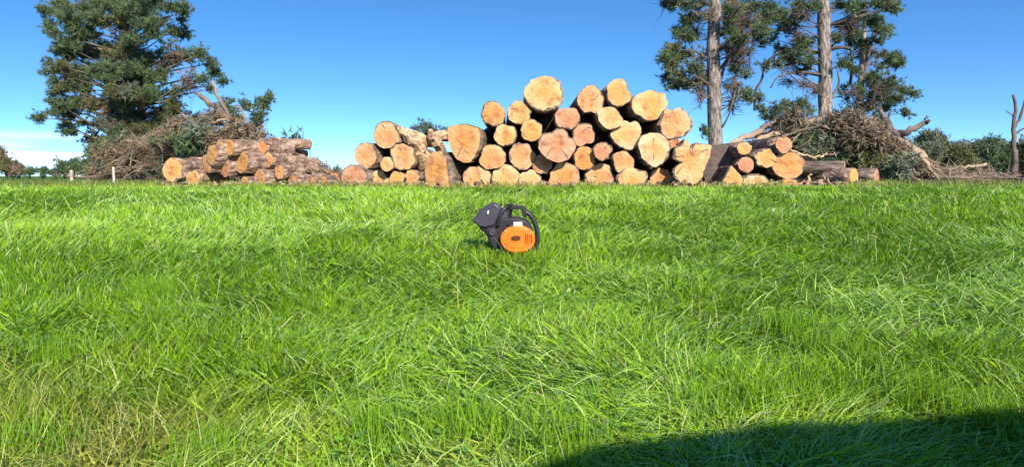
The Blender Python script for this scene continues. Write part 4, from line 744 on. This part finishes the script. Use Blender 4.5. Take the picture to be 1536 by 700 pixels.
m = MB(); m.prism([P2(*p) for p in ((770, 341), (770, 333), (783, 333), (784, 341))], -.02, .03); m.build('pale_plate', M_wh, saw, bevel=.003)
m = MB(); m.prism([P2(*p) for p in ((736, 334), (738, 318), (744, 313), (754, 313), (760, 318), (764, 334))], .05, .21); m.build('top_cover', M_gry, saw, bevel=.014)
m = MB(); q = lerp_path([(*P2(746, 340), .03), (*P2(749, 325), .02), (*P2(757, 313), .03), (*P2(763, 309), .07), (*P2(768, 310), .15), (*P2(766, 318), .24), (*P2(762, 345), .26)], 5)
m.tube([(a, c, b) for a, b, c in q], .0125, 10); m.build('front_handle', M_bk, saw)
m = MB(); m.prism([P2(*p) for p in ((760, 312), (762, 308), (785, 309), (789, 314), (790, 326), (784, 326), (783, 315), (765, 315), (764, 324), (759, 324))], .09, .125); m.build('throttle_handle', M_bk, saw, bevel=.005)
m = MB(); q = lerp_path([(*P2(786, 318), .12), (*P2(796, 324), .12), (*P2(804, 338), .12), (*P2(807, 355), .12), (*P2(805, 372), .12), (*P2(796, 380), .12)], 5)
m.tube([(a, c, b) for a, b, c in q], .016, 10); m.build('rear_handle', M_bk, saw)
m = MB(); m.prism([P2(*p) for p in ((708, 331), (713, 324), (724, 313), (736, 305), (743, 305), (749, 309), (752, 316), (748, 328), (742, 338), (730, 342), (719, 341))], .02, .20); m.build('hand_guard', M_gry, saw, bevel=.012)
m = MB(); m.prism([P2(*p) for p in ((716, 334), (730, 322), (748, 322), (748, 352), (742, 360), (728, 350), (720, 345))], .04, .20); m.build('muffler_housing', M_bk, saw, bevel=.012)
m = MB(); m.prism(ell(738, 349, 5.5, 5.5, 16, 2), .02, .05); m.build('fuel_cap', M_gry, saw, bevel=.004)
m = MB(); m.prism([P2(730, 322), P2(731.5, 316), P2(733.5, 316), P2(732.5, 322)], .01, .03); m.build('guard_highlight', M_wh, saw)  # pale sliver painted on the guard as a highlight, not a fitting
m = MB(); m.prism([P2(*p) for p in ((745, 376), (725, 378), (702, 384), (692, 389), (690, 394), (696, 398), (715, 398), (745, 394))], .215, .222); bar = m.build('guide_bar', M_steel, saw, bevel=.001)
m = MB(); q = lerp_path([(*P2(745, 374), .218), (*P2(725, 376), .218), (*P2(702, 382), .218), (*P2(690, 388), .218), (*P2(688, 394), .218), (*P2(695, 400), .218), (*P2(715, 400), .218)], 5); m.tube([(a, c, b) for a, b, c in q], .005, 5); m.build('chain', M_bk, bar)

# ------------------------------------------------------------------ invented vehicle, unseen behind the camera, added to cast the foreground shadow
M_paint = plain('dark_green_paint', (.05, .09, .07), .3, .5); M_glass = plain('dark_glass', (.03, .035, .04), .08, .6); M_tyre = plain('tyre_rubber', (.025, .025, .025), .85, .2)
VX, VY = -.06, -.51
car = empty('added_shadow_vehicle', (VX, VY, float(base_z(VY - .9))), label='boxy dark green vehicle added unseen behind the camera to cast the shadow', cat='vehicle'); car.scale.z = 1.12; b = MB()
b.prism([(-.9, .45), (-.95, .8), (-.85, 1.02), (.25, 1.12), (4.3, 1.12), (4.35, .5), (4.2, .42), (-.8, .42)], -1.8, 0); b.build('body', M_paint, car, bevel=.05)
b = MB(); b.prism([(.05, 1.10), (.40, 1.42), (.85, 1.66), (1.35, 1.82), (1.9, 1.92), (2.7, 2.0), (3.6, 2.04), (4.15, 2.0), (4.28, 1.10)], -1.7, -.06); cab = b.build('cabin', M_paint, car, bevel=.06)
for x0, x1 in ((1.3, 1.95), (2.05, 2.95), (3.05, 4.0)):
    b = MB(); b.prism([(x0, 1.22), (x0 + .05, 1.76), (x1, 1.76), (x1, 1.22)], -.062, -.055); b.build('window', M_glass, cab)
for x in (0.0, 3.3):
    for yy in (-.12, -1.68):
        b = MB(); n = 24
        b.tube([(x, yy - .12, .38), (x, yy - .1, .38), (x, yy + .1, .38), (x, yy + .12, .38)], [.33, .38, .38, .33], n); t_ = b.build('wheel', M_tyre, car)
        b = MB(); b.tube([(x, yy - .125, .38), (x, yy + .125, .38)], .2, 16); b.build('rim', M_steel, t_)
